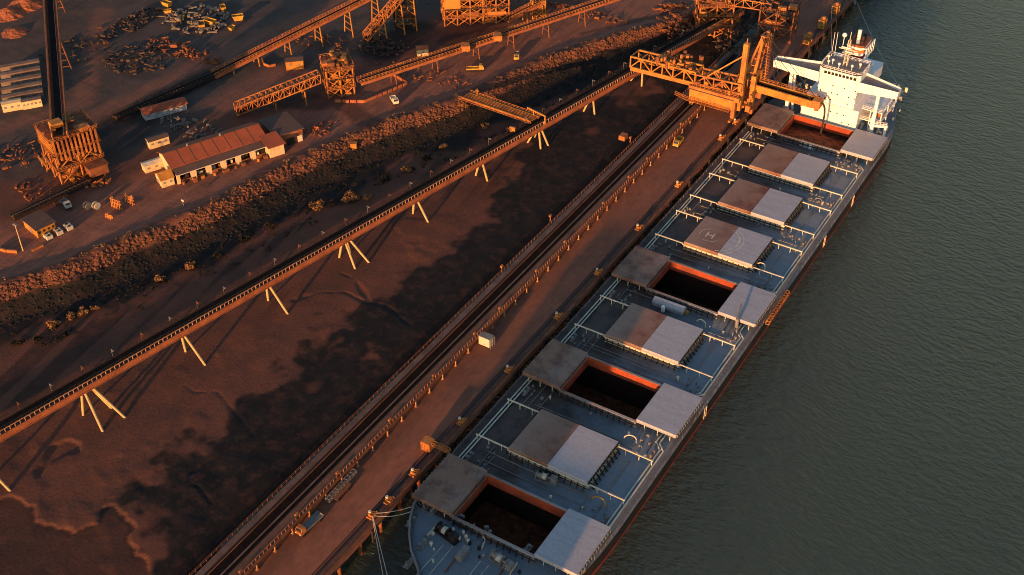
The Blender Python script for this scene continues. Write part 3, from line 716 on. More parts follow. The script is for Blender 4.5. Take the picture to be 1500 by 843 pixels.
# accommodation ladder hanging at the starboard side, ship's crane stub beside the fifth hatch
gw = MB(); gw.truss((23.9, 98, 4.6), (23.9, 113, 5.4), 0.9, 1.1, 12, 0.10); gw.build('gangway', 'orange_steel', ship)
pst = MB(); x, y, _ = (17.59, 90.62, 5.00); pst.tube((x, y, DZ), (x, y, DZ + 4.2), 0.5, 10); pst.beam((x, y, DZ + 4.0), (x - 1.5, y + 6, DZ + 4.6), 0.5); pst.build('deck_crane', 'grey_steel', ship)
# draught boards hung on the side
for px in (58, 172, 146): 
    dl = MB(); dl.rail([(hb(px) + 0.06, px, 0.9), (hb(px) + 0.06, px + 1.2, 0.9)], 3.8, 1.2, 0.06); dl.build('pilot_ladder', 'cream_paint', ship)

# ------------------------------------------------------------------ accommodation, bridge, funnel
lowh = MB(); lowh.span(-9.6, 10.4, 210, 236, DZ, 13.2); low = lowh.build('lower_house', 'white_paint', ship)
uph = MB(); uph.span(-5.2, 8.2, 210.6, 226, 13.2, 24.6); upr = uph.build('upper_house', 'white_paint', ship)
for z in (15.9, 18.7, 21.5):
    f_ = MB(); f_.span(-5.5, 8.5, 210.45, 226.2, z - 0.1, z + 0.1); f_.build('deck_ledge', 'white_paint', upr)
wr = random.Random(5)
for host, xs, zs_, yf in ((low, np.arange(-8.4, 10, 2.3), (7.4, 10.4), 210), (upr, np.arange(-4.2, 8, 2.0), (14.6, 17.2, 20.0, 22.8), 210.6)):
    for z in zs_:
        for xx in xs:
            if wr.random() < 0.55:
                wdw = MB(); wdw.span(xx - 0.22, xx + 0.22, yf - 0.03, yf + 0.05, z - 0.25, z + 0.25); wdw.build('window', 'glass', host)
# open gallery decks at the starboard side of the lower house
og = MB()
for z in (8.6, 12.6): og.span(10.4, 17.5, 214, 232, z - 0.12, z + 0.12)
for xx in (13.4, 17.2):
    for yy in (214.3, 222, 231): og.beam((xx, yy, DZ), (xx, yy, 12.5), 0.3)
ogo = og.build('gallery_deck', 'white_paint', ship)
r_ = MB(); r_.rail([(10.5, 214.1, 8.7), (17.4, 214.1, 8.7), (17.4, 232, 8.7)], 1.1, 1.6, 0.05); r_.rail([(10.5, 214.1, 12.7), (17.4, 214.1, 12.7), (17.4, 232, 12.7)], 1.1, 1.6, 0.05); r_.build('guard_rail', 'white_paint', ogo)
lb = MB()
lb.prism([(13.6, 217.5), (15.0, 216.2), (16.4, 217.5), (16.4, 223.5), (15, 224.8), (13.6, 223.5)], 9.5, 10.8); lb.prism([(13.9, 218.5), (16.1, 218.5), (16.1, 223), (13.9, 223)], 10.8, 11.7)
lb.build('lifeboat', 'funnel_orange', ship)
# bridge wings, one long deep girder with a sloped soffit, and wheelhouse
wings = []
for s_ in (-1, 1):
    wg = MB()
    x0 = 1.5 + s_ * 6.8; x1 = s_ * 21.8 if s_ < 0 else 22.0
    vs = []
    for x, zb, ya, yb in ((x0, 22.3, 209.2, 217.5), (x1, 23.4, 209.4, 213.0)):
        vs += [(x, ya, zb), (x, yb, zb), (x, yb, 24.9), (x, ya, 24.9)]
    wg.add(vs, [(0, 1, 2, 3), (7, 6, 5, 4), (0, 4, 5, 1), (1, 5, 6, 2), (2, 6, 7, 3), (3, 7, 4, 0)])
    wg.beam((x0, 209.3, 25.45), (x1, 209.5, 25.45), 0.15, 1.1); wg.beam((x0, 217.4, 25.45), (x1, 212.9, 25.45), 0.15, 1.1)
    wg.box((x1, 211.2, 25.45), (0.15, 3.6, 1.1))
    wgo = wg.build('bridge_wing', 'white_paint', ship); wings.append(wgo)
    wd_ = MB()
    x0 = 1.5 + s_ * 7.2; x1 = s_ * 21.6
    wd_.add([(x0, 209.5, 24.92), (x1, 209.7, 24.92), (x1, 212.8, 24.92), (x0, 217.3, 24.92)], [(0, 1, 2, 3)])
    wd_.build('wing_deck', 'grey_steel', wgo)
for xx in (-15.2, 15.6):
    po = MB(); po.beam((xx, 211.2, DZ), (xx, 211.2, 23.2), 1.1, 1.3); po.beam((xx + 0.9 * (1 if xx < 0 else -1) * 1.6, 213.5, DZ), (xx + 0.4, 212.5, 23.2), 0.7); po.build('wing_post', 'white_paint', ship)
pf = MB(); pf.beam((15.6, 211.2, 9.0), (20.2, 213, 9.0), 0.9, 0.8); pf.beam((19.6, 213.5, DZ), (19.6, 213.5, 9), 0.8); pf.rail([(16, 211, 9.4), (20, 212.6, 9.4)], 1.1, 1.2, 0.06); pf.build('boat_platform', 'white_paint', ship)
wh = MB(); wpoly = [(-5.6, 210.2), (-4.2, 208.9), (7.4, 208.9), (8.8, 210.2), (8.8, 219.5), (-5.6, 219.5)]
wh.prism(wpoly, 24.95, 28.0); who = wh.build('wheelhouse', 'white_paint', ship)
gl = MB()
for j in range(9):
    xx = -3.9 + j * 1.28 + 0.3; gl.span(xx, xx + 0.98, 208.86, 208.95, 26.35, 27.35)
gl.build('window', 'glass', who)
rf = MB(); rf.prism([(x * 1.0, y) for x, y in wpoly], 28.0, 28.12); rf.build('roof_deck', 'grey_steel', who)
r_ = MB(); r_.rail([(x, y, 28.12) for x, y in wpoly + wpoly[:1]], 1.1, 1.3, 0.06); r_.build('guard_rail', 'white_paint', who)
ms = MB(); mx, my = 1.6, 214.5                                       # radar mast on the wheelhouse
for dx, dy in ((-.6, -.6), (.6, -.6), (.6, .6), (-.6, .6)): ms.beam((mx + dx, my + dy, 28.1), (mx + dx * .5, my + dy * .5, 37.5), 0.22)
for z in np.arange(29.5, 37.5, 1.6): ms.box((mx, my, z), (1.3, 1.3, 0.14))
ms.beam((mx - 3.2, my, 34.0), (mx + 3.2, my, 34.0), 0.3); ms.box((mx, my, 33.0), (3.2, 2.4, 0.2)); ms.beam((mx, my, 37.4), (mx, my, 40.5), 0.18)
mso = ms.build('mast', 'cream_paint', ship)
for dx, z, l_ in ((-0.4, 35.0, 3.4), (0.6, 33.6, 2.6)):
    s_ = MB(); s_.box((mx + dx, my - 1.0, z), (l_, 0.3, 0.35)); s_.build('radar', 'white_paint', mso)
dm = MB(); dm.ball((mx - 2.2, my + 0.5, 38.6), 0.8, 12); dm.tube((mx - 2.2, my + .5, 34), (mx - 2.2, my + .5, 38), 0.12); dm.build('radome', 'white_paint', mso)
for x, y in ((-3.4, 211.5), (-2.4, 213), (0.4, 211.3), (4.6, 212.2), (-4.6, 215), (6.6, 214.8)):
    v_ = MB(); v_.tube((x, y, 28.1), (x, y, 29.5), 0.12); v_.ball((x, y, 29.7), 0.5, 8); v_.build('antenna', 'white_paint', ship)
for x, y in ((-4.8, 218.6), (-3.9, 219)):
    v_ = MB(); v_.tube((x, y, 28.1), (x - 0.2, y, 37), 0.07); v_.build('whip_antenna', 'white_paint', ship)
# casing and funnel with painted bands
ca_ = MB(); ca_.span(-3, 8.4, 227, 240, 13.2, 18.0); ca_.build('engine_casing', 'white_paint', ship)
fx0, fx1, fy0, fy1 = -1.6, 4.2, 224.2, 233
FZ = -5.2
bands = [(22.0, 30.0, 'white_paint'), (30.0, 31.2, 'funnel_maroon'), (31.2, 32.2, 'white_paint'), (32.2, 33.4, 'funnel_orange'), (33.4, 34.2, 'white_paint'), (34.2, 35.0, 'rusty_steel')]
fpoly = [(fx0, fy0 + 1), (fx0 + 1, fy0), (fx1 - 1, fy0), (fx1, fy0 + 1), (fx1, fy1), (fx0, fy1)]
fun = None
for z0, z1, m_ in bands:
    b_ = MB(); b_.prism(fpoly, z0 + FZ if z0 > 22 else 17, z1 + FZ); q = b_.build('funnel' if fun is None else 'funnel_band', m_, fun or ship); fun = fun or q
for x, y, m_, h_ in ((1.4, 226, 'white_paint', 34.6), (2.8, 226.5, 'dark_steel', 32.4), (0.2, 229, 'dark_steel', 32.8), (2.6, 229.5, 'dark_steel', 32)):
    u_ = MB(); u_.tube((x, y, 34.9 + FZ), (x, y + 0.4, h_), 0.65, 12); u_.build('exhaust_pipe', m_, fun)
lg = MB(); lg.rail([(fx1 + 1.2, fy0, 25), (fx1 + 1.2, fy1, 25)], 4.5, 2.2, 0.12); lg.beam((fx1 + 1.2, fy0, 17), (fx1 + 1.2, fy0, 29.5), 0.35); lg.beam((fx1, fy0, 29.2), (fx1 + 1.3, fy0, 29.2), 0.3); lg.build('funnel_frame', 'white_paint', fun)
for i in range(40): MB().box((wr.uniform(9.2, 17), wr.uniform(233, 248), DZ + wr.uniform(.4, 1.5)), (wr.uniform(.3, 1.6), wr.uniform(.3, 1.4), wr.uniform(.5, 2))).build('deck_gear', 'cream_paint', ship)
for i in range(26): MB().box((wr.uniform(10.6, 19.5), wr.uniform(211, 232), DZ + wr.uniform(.3, 1.0)), (wr.uniform(.3, 1.2), wr.uniform(.3, 1.0), wr.uniform(.4, 1.4))).build('deck_gear', 'cream_paint', ship)
for i in range(20): MB().box((wr.uniform(-18, -10), wr.uniform(211, 232), DZ + wr.uniform(.3, 1.0)), (wr.uniform(.3, 1.2), wr.uniform(.3, 1.0), wr.uniform(.4, 2.4))).build('deck_gear', 'cream_paint', ship)

for o in wings + [who, mso] + [q for q in ship.children if q.name.startswith(('antenna', 'whip_antenna'))]: o.location.z -= 1.6

# ------------------------------------------------------------------ wharf
WZ = 6.0
wharf = thing('wharf', 'long straight wharf with a red dusty roadway running beside the ship', 'wharf', (-36, 100, 0))
MB().span(-47.2, -25.2, -420, 560, WZ - 1.3, WZ).build('wharf_deck', 'wharf_road', wharf)
MB().span(-28.1, -25.9, -420, 560, WZ + 0.004, WZ + 0.05).build('edge_apron', 'apron_dark', wharf)
MB().span(-25.85, -25.25, -420, 560, WZ + 0.004, WZ + 0.3).build('kerb', 'rusty_steel', wharf)
for x in (-28.4, -44.0):
    MB().span(x - 0.08, x + 0.08, -420, 560, WZ + 0.004, WZ + 0.16).build('crane_rail', 'dark_steel', wharf)
MB().span(-27.9, -27.3, -420, 560, WZ + 0.055, WZ + 0.12).build('cable_trough', 'dark_steel', wharf)
for i, y in enumerate(np.arange(-70, 320, 7.8)):
    pl = MB(); pl.tube((-26.3, y, -3), (-26.3, y, WZ - 1.3), 0.5, 10); pl.build('pile', 'rusty_steel', wharf)
for i, y in enumerate(np.arange(-66, 310, 15.6)):
    fd = MB(); fd.span(-25.2, -24.7, y - 1.0, y + 1.0, 1.5, WZ - 0.4); fd.tube((-24.65, y, 3.2), (-24.2, y, 3.2), 0.9, 12); fd.build('fender', 'dark_steel', wharf)

# ------------------------------------------------------------------ wharf conveyor on short legs, walkway, belt and crash deck
wc = thing('wharf_conveyor', 'low belt conveyor with an orange railed edge running the length of the wharf', 'conveyor', (-44, 60, WZ))
y0, y1 = -130, 236
MB().span(-42.3, -39.5, y0, y1, 8.75, 8.95).build('crash_deck', 'crash_deck', wc)
MB().span(-48.6, -47.1, y0, y1, 8.7, 8.9).build('walkway', 'pale_walkway', wc)
MB().span(-43.95, -43.55, y0, y1, 8.75, 8.9).build('cable_tray', 'pale_walkway', wc)
MB().span(-46.35, -46.15, y0, y1, 8.75, 8.95).build('cable_tray', 'rusty_steel', wc)
bm = MB(); bm.add([(-46.6, y0, 8.5), (-45.4, y0, 8.2), (-44.0, y0, 8.2), (-42.8, y0, 8.5), (-46.6, y1, 8.5), (-45.4, y1, 8.2), (-44.0, y1, 8.2), (-42.8, y1, 8.5)], [(0, 1, 5, 4), (1, 2, 6, 5), (2, 3, 7, 6)]); bm.build('belt', 'belt_ore', wc)
sr = MB(); sr.span(-46.95, -46.65, y0, y1, 8.3, 8.85); sr.span(-42.75, -42.4, y0, y1, 8.0, 8.72); sr.span(-46.9, -42.5, y0, y0 + 0.3, 7.9, 8.1); sr.build('stringer', 'dark_steel', wc)
MB().span(-39.48, -39.3, y0, y1, 8.2, 9.0).build('edge_beam', 'rusty_steel', wc)
MB().rail([(-39.6, y0, 8.95), (-39.6, y1, 8.95)], 1.1, 1.25, 0.075, False).build('handrail', 'rusty_girder', wc)
MB().rail([(-48.9, y0, 8.9), (-48.9, y1, 8.9)], 1.1, 1.7, 0.05).build('handrail', 'rusty_steel', wc)
lr = random.Random(11)
for i, y in enumerate(np.arange(y0 + 2, y1, 6.1)):
    lg = MB(); lg.beam((-39.7, y, WZ), (-39.7, y, 8.75), 0.26); lg.beam((-40.7, y, 8.6), (-39.8, y, 7.2), 0.16); lg.span(-40.0, -39.4, y - 0.3, y + 0.3, WZ + 0.002, WZ + 0.25)
    lg.build('leg', 'rail_pale', wc)
    lg = MB(); lg.beam((-48.6, y, WZ - 1), (-48.6, y, 8.7), 0.34); lg.build('leg', 'rusty_steel', wc)
for i, y in enumerate(np.arange(y0 + 10, y1, 18.3)):
    b_ = MB(); b_.box((-40.3, y + lr.uniform(-4, 4), 9.4), (0.5, 0.8, 0.9)); b_.build('junction_box', 'orange_steel', wc)
for p_ in ((-49.20, 75.00, 9.00), (-50.02, 104.28, 9.00), (-50.20, 157.88, 9.00)):
    b_ = MB(); x, y, _ = p_; b_.tube((x, y, 8.6), (x, y, 10.6), 0.16, 6); b_.box((x, y, 10.7), (0.6, 0.9, 0.6)); b_.build('belt_light', 'orange_steel', wc)
b_ = MB(); x, y, _ = (-53.17, 158.62, 9.00); b_.box((x, y, 9.6), (2.2, 2.6, 1.6)); b_.build('drive_motor', 'orange_steel', wc)

# ------------------------------------------------------------------ elevated jetty conveyor on raked piles over the mud
JZ = 10.0
ja, jb = Vector((-120.26, -44.70, 10.00)), Vector((-71.81, 205.77, 10.00))
jd = (jb - ja).normalized(); js = Vector((jd.y, -jd.x, 0))            # js points towards the wharf
jp0, jp1 = ja - jd * 70, jb + jd * 66
jc = thing('jetty_conveyor', 'long elevated rusty belt conveyor standing on yellow raked piles over the mud', 'conveyor', tuple(ja + jd * 130 + Vector((0, 0, -8.8))))
def off(p, s_, z=0.0): return p + js * s_ + Vector((0, 0, z))
MB().beam(off(jp0, 0, 0.25), off(jp1, 0, 0.25), 1.5, 0.2).build('belt', 'belt_ore', jc)
tr = MB()
for s_ in (-1.5, 1.0): tr.beam(off(jp0, s_, 0.1), off(jp1, s_, 0.1), 0.25, 0.5)
tr.beam(off(jp0, -0.3, -0.3), off(jp1, -0.3, -0.3), 2.6, 0.2); tr.build('stringer', 'dark_steel', jc)
MB().beam(off(jp0, 1.9, -0.1), off(jp1, 1.9, -0.1), 1.3, 0.12).build('walkway', 'dark_steel', jc)
gd = MB(); gd.beam(off(jp0, 2.45, -0.95), off(jp1, 2.45, -0.95), 0.25, 1.6); gd.beam(off(jp0, 2.6, -1.75), off(jp1, 2.6, -1.75), 0.7, 0.15); gd.beam(off(jp0, 2.6, -0.15), off(jp1, 2.6, -0.15), 0.5, 0.15)
gd.build('girder', 'rusty_girder', jc)
MB().beam(off(jp0, -2.0, -0.7), off(jp1, -2.0, -0.7), 0.3, 1.2).build('girder', 'rusty_steel', jc)
MB().rail([off(jp0, 2.5, 0), off(jp1, 2.5, 0)], 1.1, 1.35, 0.085, False).build('handrail', 'rail_pale', jc)
MB().rail([off(jp0, 1.1, 0.3), off(jp1, 1.1, 0.3)], 0.55, 1.35, 0.06, False).build('idler_row', 'dark_steel', jc)
MB().rail([off(jp0, -2.1, 0), off(jp1, -2.1, 0)], 1.1, 2.7, 0.05).build('handrail', 'dark_steel', jc)
L_ = (jp1 - jp0).length
for i in range(int(L_ / 9)):
    c = jp0 + jd * (i + 0.5) * 9
    lp = MB(); a = off(c, -2.2, 0); lp.tube(a, a + Vector((0, 0, 2.6)), 0.06, 5); lp.beam(a + Vector((0, 0, 2.6)), a + Vector((0, 0, 2.6)) + js * 0.9, 0.12); lp.box(a + Vector((0, 0, 2.55)) + js * 0.9, (0.5, 0.4, 0.16))
    lp.build('lamp_post', 'grey_steel' if i % 2 else 'rusty_steel', jc)
TREST = [(((-116.31, -55.43, 1.10), (-109.97, -53.34, 1.10))), (((-114.68, -25.52, 1.10), (-106.15, -26.98, 1.10), (-105.06, -20.47, 1.10), (-110.38, -19.89, 1.10))), (((-109.62, 6.88, 1.10), (-101.41, 5.67, 1.10))), (((-105.05, 36.12, 1.10), (-96.47, 34.46, 1.10))),
         (((-100.40, 63.47, 1.10), (-92.98, 61.62, 1.10), (-91.33, 66.23, 1.10), (-99.06, 67.15, 1.10))), (((-94.77, 94.27, 1.10), (-87.88, 92.75, 1.10))), (((-89.84, 123.55, 1.10), (-84.76, 122.80, 1.10))), (((-85.60, 150.13, 1.10), (-79.71, 149.04, 1.10), (-78.63, 152.32, 1.10), (-85.44, 154.50, 1.10))),
         (((-79.74, 179.70, 1.10), (-75.21, 179.63, 1.10))), (((-75.73, 209.11, 1.10), (-70.32, 207.50, 1.10)))]
for feet in TREST:
    m_ = sum((Vector(f_) for f_ in feet), Vector()) / len(feet); t = (m_ - jp0).dot(jd); top = jp0 + jd * t
    hs = MB(); hs.beam(off(top, -1.6, -2.1), off(top, 2.0, -2.1), 0.6, 0.5)
    if len(feet) > 2:
        for s_ in (-0.9, 0.9): hs.beam(off(top - jd * 1.6, s_, -2.05), off(top + jd * 1.6, s_, -2.05), 0.5, 0.5)
    ho = hs.build('headstock', 'orange_steel', jc)
    for f_ in feet:
        f_ = Vector(f_); s_ = 1 if (f_ - m_).dot(js) > 0 else -1; al = (f_ - m_).dot(jd)
        tp = off(top + jd * max(-1.2, min(1.2, al * 0.3 if len(feet) > 2 else 0)), s_ * 0.5 + 0.3, -2.2)
        f_.z = min(gz(f_.x, f_.y), 1.6) ; d_ = (f_ - tp).normalized()
        q = MB(); q.tube(tp, tp.lerp(f_, 0.86), 0.36, 10); q.tube(tp.lerp(f_, 0.86), f_ + d_ * 0.8, 0.34, 10); q.build('leg', 'cream_pile', ho)
# portal and pulley on the conveyor by the access bridge
pt = MB(); c = Vector((-80.00, 151.57, 9.50)); t = (c - jp0).dot(jd); c = jp0 + jd * t
pt.beam(off(c, 2.7, -0.2), off(c, 2.7, 3.0), 0.4); pt.beam(off(c, -2.6, -0.2), off(c, -2.6, 3.0), 0.4); pt.beam(off(c, -5.5, 3.2), off(c, 2.9, 3.0), 0.45); pt.build('portal_frame', 'yellow_steel', jc)
dr = MB(); c = Vector((-86.62, 141.81, 10.50)); dr.box(c, (1.8, 1.6, 1.2), 0.4); dr.tube(c + Vector((-1, 0, .3)), c + Vector((1, 0, .3)), 0.7, 10); dr.build('drive_motor', 'yellow_steel', jc)

# ------------------------------------------------------------------ access bridge from the bank to the conveyor
ba, bb = Vector((-114.96, 155.75, 8.30)), Vector((-83.13, 150.40, 11.00))
br = thing('access_bridge', 'bright orange pipe bridge crossing from the rocky bank to the jetty conveyor', 'bridge', tuple(ba))
bd_ = (bb - ba).normalized(); bs = Vector((bd_.y, -bd_.x, 0)).normalized()
for s_ in (-2.0, 2.0):
    g_ = MB(); g_.beam(ba + bs * s_, bb + bs * s_, 0.25, 0.9); g_.beam(ba + bs * s_ + Vector((0, 0, .5)), bb + bs * s_ + Vector((0, 0, .5)), 0.5, 0.12); g_.build('girder', 'yellow_steel', br)
for s_ in (-1.2, -0.5, 0.3, 1.1): MB().tube(ba + bs * s_ + Vector((0, 0, .3)), bb + bs * s_ + Vector((0, 0, .3)), 0.22, 8).build('pipe', 'orange_steel', br)
g_ = MB(); g_.beam(ba + Vector((0, 0, -.3)), bb + Vector((0, 0, -.3)), 3.9, 0.15); g_.build('deck', 'dark_steel', br)
for s_ in (-2.9, 2.9): 
    g_ = MB(); g_.rail([ba + bs * s_, bb + bs * s_], 1.1, 2.0, 0.06); g_.beam(ba + bs * s_ * 0.9, bb + bs * s_ * 0.9, 0.9, 0.1); g_.build('handrail', 'orange_steel', br)
g_ = MB(); c = ba.lerp(bb, 0.12); g_.beam(c - bs * 2, c - bs * 2 + Vector((0, 0, 3.2)), 0.25); g_.beam(c - bs * 2 + Vector((-.8, 0, 2.4)), c - bs * 2 + Vector((.8, 0, 2.4)), 0.2); g_.build('marker_post', 'yellow_steel', br)

# ------------------------------------------------------------------ shiploader
sl = thing('shiploader', 'big orange shiploader on the wharf with its boom reaching over the last hatch', 'shiploader', (-36, 199, WZ))
hb_ = MB(); hb_.span(-45.0, -28.6, 192.6, 198.6, 10.4, 14.2); mh = hb_.build('machinery_house', 'yellow_steel', sl)
MB().span(-45.2, -28.4, 192.4, 198.8, 14.2, 14.4).build('roof', 'dull_roof', mh)
for y in (193.4, 205.5):
    for x in (-44.0, -28.4):
        lg = MB(); lg.beam((x, y, WZ + 1.4), (x, y, 14.5), 1.3); lg.box((x, y, WZ + 1.0), (0.9, 5.5, 0.7)); lo = lg.build('portal_leg', 'orange_steel', sl)
        for dy in (-1.9, -0.7, 0.7, 1.9):
            w_ = MB(); w_.tube((x - 0.25, y + dy, WZ + 0.6), (x + 0.25, y + dy, WZ + 0.6), 0.42, 12); w_.build('wheel', 'dark_steel', lo)
pb = MB()
for y in (193.4, 205.5): pb.beam((-45.5, y, 14.6), (-26.5, y, 14.6), 1.2, 1.6)
for x in (-44, -36, -28.4): pb.beam((x, 193.4, 14.6), (x, 205.5, 14.6), 1.0, 1.4)
pb.build('portal_beam', 'orange_steel', sl)
# tail bridge back over the jetty conveyor
tb = MB(); tb.truss((-69.8, 198.6, 14.4), (-44, 197.4, 15.8), 6.0, 4.2, 6, 0.28); tb.build('tail_truss', 'yellow_steel', sl)
for s_ in (-3.0, 3.0):
    g_ = MB(); g_.beam((-69.8, 198.6 + s_, 13.9), (-44, 197.4 + s_, 15.3), 0.4, 1.5); g_.build('tail_girder', 'orange_steel', sl)
g_ = MB(); g_.beam((-71, 198.5, 14.9), (-30, 197, 17.4), 1.6, 0.3); g_.build('belt', 'belt_ore', sl)
g_ = MB(); g_.beam((-69.8, 198.6, 13.3), (-44, 197.4, 14.7), 5.6, 0.15); g_.build('tail_floor', 'rusty_steel', sl)
g_ = MB(); g_.truss((-44, 197.6, 15.6), (-27, 197.4, 16.6), 5.6, 3.4, 5, 0.25); g_.build('mid_truss', 'orange_steel', sl)
g_ = MB(); g_.span(-44.5, -27, 193.2, 205.6, 15.45, 15.6); g_.build('machinery_deck', 'rusty_steel', sl)
g_ = MB(); g_.rail([(-44.4, 193.3, 15.6), (-27.2, 193.3, 15.6)], 1.1, 1.6, 0.07); g_.rail([(-50, 191.8, 11.2), (-45.7, 191.8, 10.4), (-29.3, 191.8, 10.2)], 1.1, 1.5, 0.06); g_.beam((-50, 192.0, 11.1), (-45.6, 192.0, 10.2), 1.2, 0.12); g_.beam((-45.6, 192.0, 10.1), (-29.3, 192.0, 10.1), 1.2, 0.12); g_.build('catwalk', 'orange_steel', sl)
er = random.Random(21)
for i in range(70):
    x, y = er.uniform(-60, -27), er.uniform(194, 205); z = 15.6 if x > -44 else 18.4
    e_ = MB()
    if er.random() < 0.5: e_.box((x, y, z + 0.8), (er.uniform(.6, 2.4), er.uniform(.6, 1.8), er.uniform(.8, 2.6)), er.uniform(-.2, .2))
    else: e_.tube((x, y, z), (x, y, z + er.uniform(1.2, 3.4)), er.uniform(.3, .8), 9)
    e_.build('drive_unit', er.choice(['orange_steel', 'yellow_steel', 'rusty_steel', 'rusty_steel']), sl)
mt = MB(); mt.beam((-27.6, 196.2, 9.4), (-27.6, 196.2, 34.8), 1.7, 1.7); mt.tube((-27.6, 196.2, 34.8), (-27.6, 196.2, 36.6), 0.18); mto = mt.build('mast', 'yellow_steel', sl)
g_ = MB(); g_.beam((-27.8, 195.6, 30.5), (-41.5, 195.0, 18.0), 0.45); g_.beam((-37, 195.0, 21.8), (-32.5, 195, 17.0), 0.3); g_.build('mast_brace', 'yellow_steel', mto)
af = MB()
for dy in (0, 4.2):
    af.beam((-26.4, 203 + dy, 15.0), (-24.0, 202 + dy, 36.0), 0.9); af.beam((-30.5, 203 + dy, 15.0), (-24.4, 202 + dy, 35.8), 0.7)
for z in (18, 21, 24, 27, 30, 33, 35.5):
    k = (z - 15) / 21; af.beam((-26.4 + 2.4 * k, 203 - k, z), (-26.4 + 2.4 * k, 207.2 - k, z), 0.35); af.beam((-30.4 + 6 * k, 203 - k, z), (-26.4 + 2.4 * k, 203 - k, z), 0.3); af.beam((-30.4 + 6 * k, 207.2 - k, z), (-26.4 + 2.4 * k, 207.2 - k, z), 0.3)
    af.box((-28.0 + 4 * k, 205 - k, z), (2.6, 3.6, 0.12))
af.build('luffing_frame', 'orange_steel', sl)
g_ = MB()
for z in np.arange(16, 35, 1.2): g_.box((-23.4, 208.5 - (z - 15) * 0.1, z), (1.4, 2.2, 0.15)); 
for dy in (-1, 1): g_.beam((-23.4, 208.5 + dy, 15.2), (-23.4, 206.5 + dy, 35.0), 0.3)
g_.build('stair_tower', 'orange_steel', sl)
hv = MB(); hv.beam((-24.8, 200.4, 9.5), (-24.8, 200.4, 21.5), 1.6, 1.6); hv.beam((-24.8, 206.2, 13.5), (-24.8, 206.2, 21.5), 1.2); hv.beam((-24.8, 200.4, 21), (-24.8, 206.2, 21), 1.0); hv.build('hinge_tower', 'yellow_steel', sl)
# boom with its conveyor, chute and trimming spout
bo0, bo1 = Vector((-26, 203.2, 16.4)), Vector((-3.6, 203.2, 16.0))
for s_ in (-1.9, 1.9):
    g_ = MB(); o_ = Vector((0, s_, 0)); g_.beam(bo0 + o_, bo1 + o_, 0.3, 2.5); g_.beam(bo0 + o_ + Vector((0, 0, 1.3)), bo1 + o_ + Vector((0, 0, 1.3)), 0.6, 0.15); g_.build('boom_girder', 'yellow_steel', sl)
g_ = MB(); g_.beam(bo0 + Vector((0, 0, .7)), bo1 + Vector((0, 0, .7)), 1.7, 0.2); g_.build('boom_belt', 'belt_ore', sl)
g_ = MB(); g_.beam(bo0 + Vector((0, 0, -.2)), bo1 + Vector((0, 0, -.2)), 3.5, 0.2); g_.build('boom_floor', 'dark_steel', sl)
g_ = MB(); g_.rail([bo0 + Vector((0, 2.0, 1.4)), bo1 + Vector((0, 2.0, 1.4))], 1.1, 1.6, 0.06); g_.build('handrail', 'orange_steel', sl)
for k, t in ((0.98, 16.3), (0.45, 18)):
    s_ = MB(); q = bo0.lerp(bo1, k); 
    for dy in (-1.8, 1.8): s_.tube((-24.4, 203.2 + dy, 35.6), q + Vector((0, dy, 1.3)), 0.11, 5)
    s_.beam((-24.4, 201.4, 35.6), (-24.4, 205.0, 35.6), 0.2); 
    s_.build('boom_stay', 'dark_steel', sl)
ch = MB(); ch.box(bo1 + Vector((1.2, 0, 0.2)), (2.8, 3.6, 2.8)); ch.tube(bo1 + Vector((1.2, 0, -1.0)), bo1 + Vector((1.2, 0, -2.6)), 1.2, 12, 0.8); cho = ch.build('head_chute', 'orange_steel', sl)
sp_ = MB(); sp_.path([tuple(bo1 + Vector((2.2, 0, 0.9))), tuple(bo1 + Vector((3.3, -0.2, 0.6))), tuple(bo1 + Vector((4.2, -.6, -.8))), tuple(bo1 + Vector((4.6, -1.0, -3.0))), tuple(bo1 + Vector((4.7, -1.4, -6))), tuple(bo1 + Vector((4.7, -1.8, -10.6)))], 0.34, 8); sp_.build('trimming_spout', 'dark_steel', cho)
for i in range(7):
    e_ = MB(); e_.box((er.uniform(-24.5, -22.4), er.uniform(196, 206), er.uniform(9, 16)), (er.uniform(.8, 2), er.uniform(.8, 2), er.uniform(.8, 2.4))); e_.build('platform', 'orange_steel', sl)

# ------------------------------------------------------------------ mooring hooks on the wharf edge, each beside a different hatch
def mooring_hook():
    t = thing('mooring_hook', '', 'mooring hook', (0, 0, 0))
    b_ = MB(); b_.box((0, 0, 0.25), (1.5, 2.0, 0.5)); b_.box((0, 0, 0.9), (0.9, 1.2, 0.9)); b_.build('pedestal', 'orange_steel', t)
    for dy in (-0.55, 0.0, 0.55):
        h = MB(); h.beam((0.2, dy, 1.2), (1.3, dy * 1.5, 1.35), 0.26, 0.34); h.beam((1.25, dy * 1.5, 1.3), (1.05, dy * 1.4, 1.8), 0.2); h.build('hook', 'orange_steel', t)
    c_ = MB(); c_.tube((-0.3, 0, 1.3), (-0.3, 0, 1.8), 0.35, 10); c_.build('capstan', 'cream_paint', t)
    return t
HOOKS = [((-27.41, -16.97, 6.00), 'ahead of the ship with bow ropes looped on it'), ((-23.72, -11.28, 6.00), 'opposite the bow'), ((-24.67, -1.02, 6.00), 'opposite the near edge of the first hatch'), ((-24.39, 19.46, 6.00), 'opposite the second hatch'), ((-26.01, 42.35, 6.00), 'opposite the third hatch'),
         ((-24.15, 68.30, 6.00), 'opposite the fourth hatch'), ((-25.45, 91.94, 6.00), 'opposite the fifth hatch'), ((-25.49, 118.03, 6.00), 'opposite the sixth hatch'), ((-25.01, 146.25, 6.00), 'opposite the seventh hatch'), ((-25.15, 180.16, 6.00), 'opposite the eighth hatch'), ((-25.14, 192.41, 6.00), 'just before the shiploader leg')]
hk = mooring_hook()
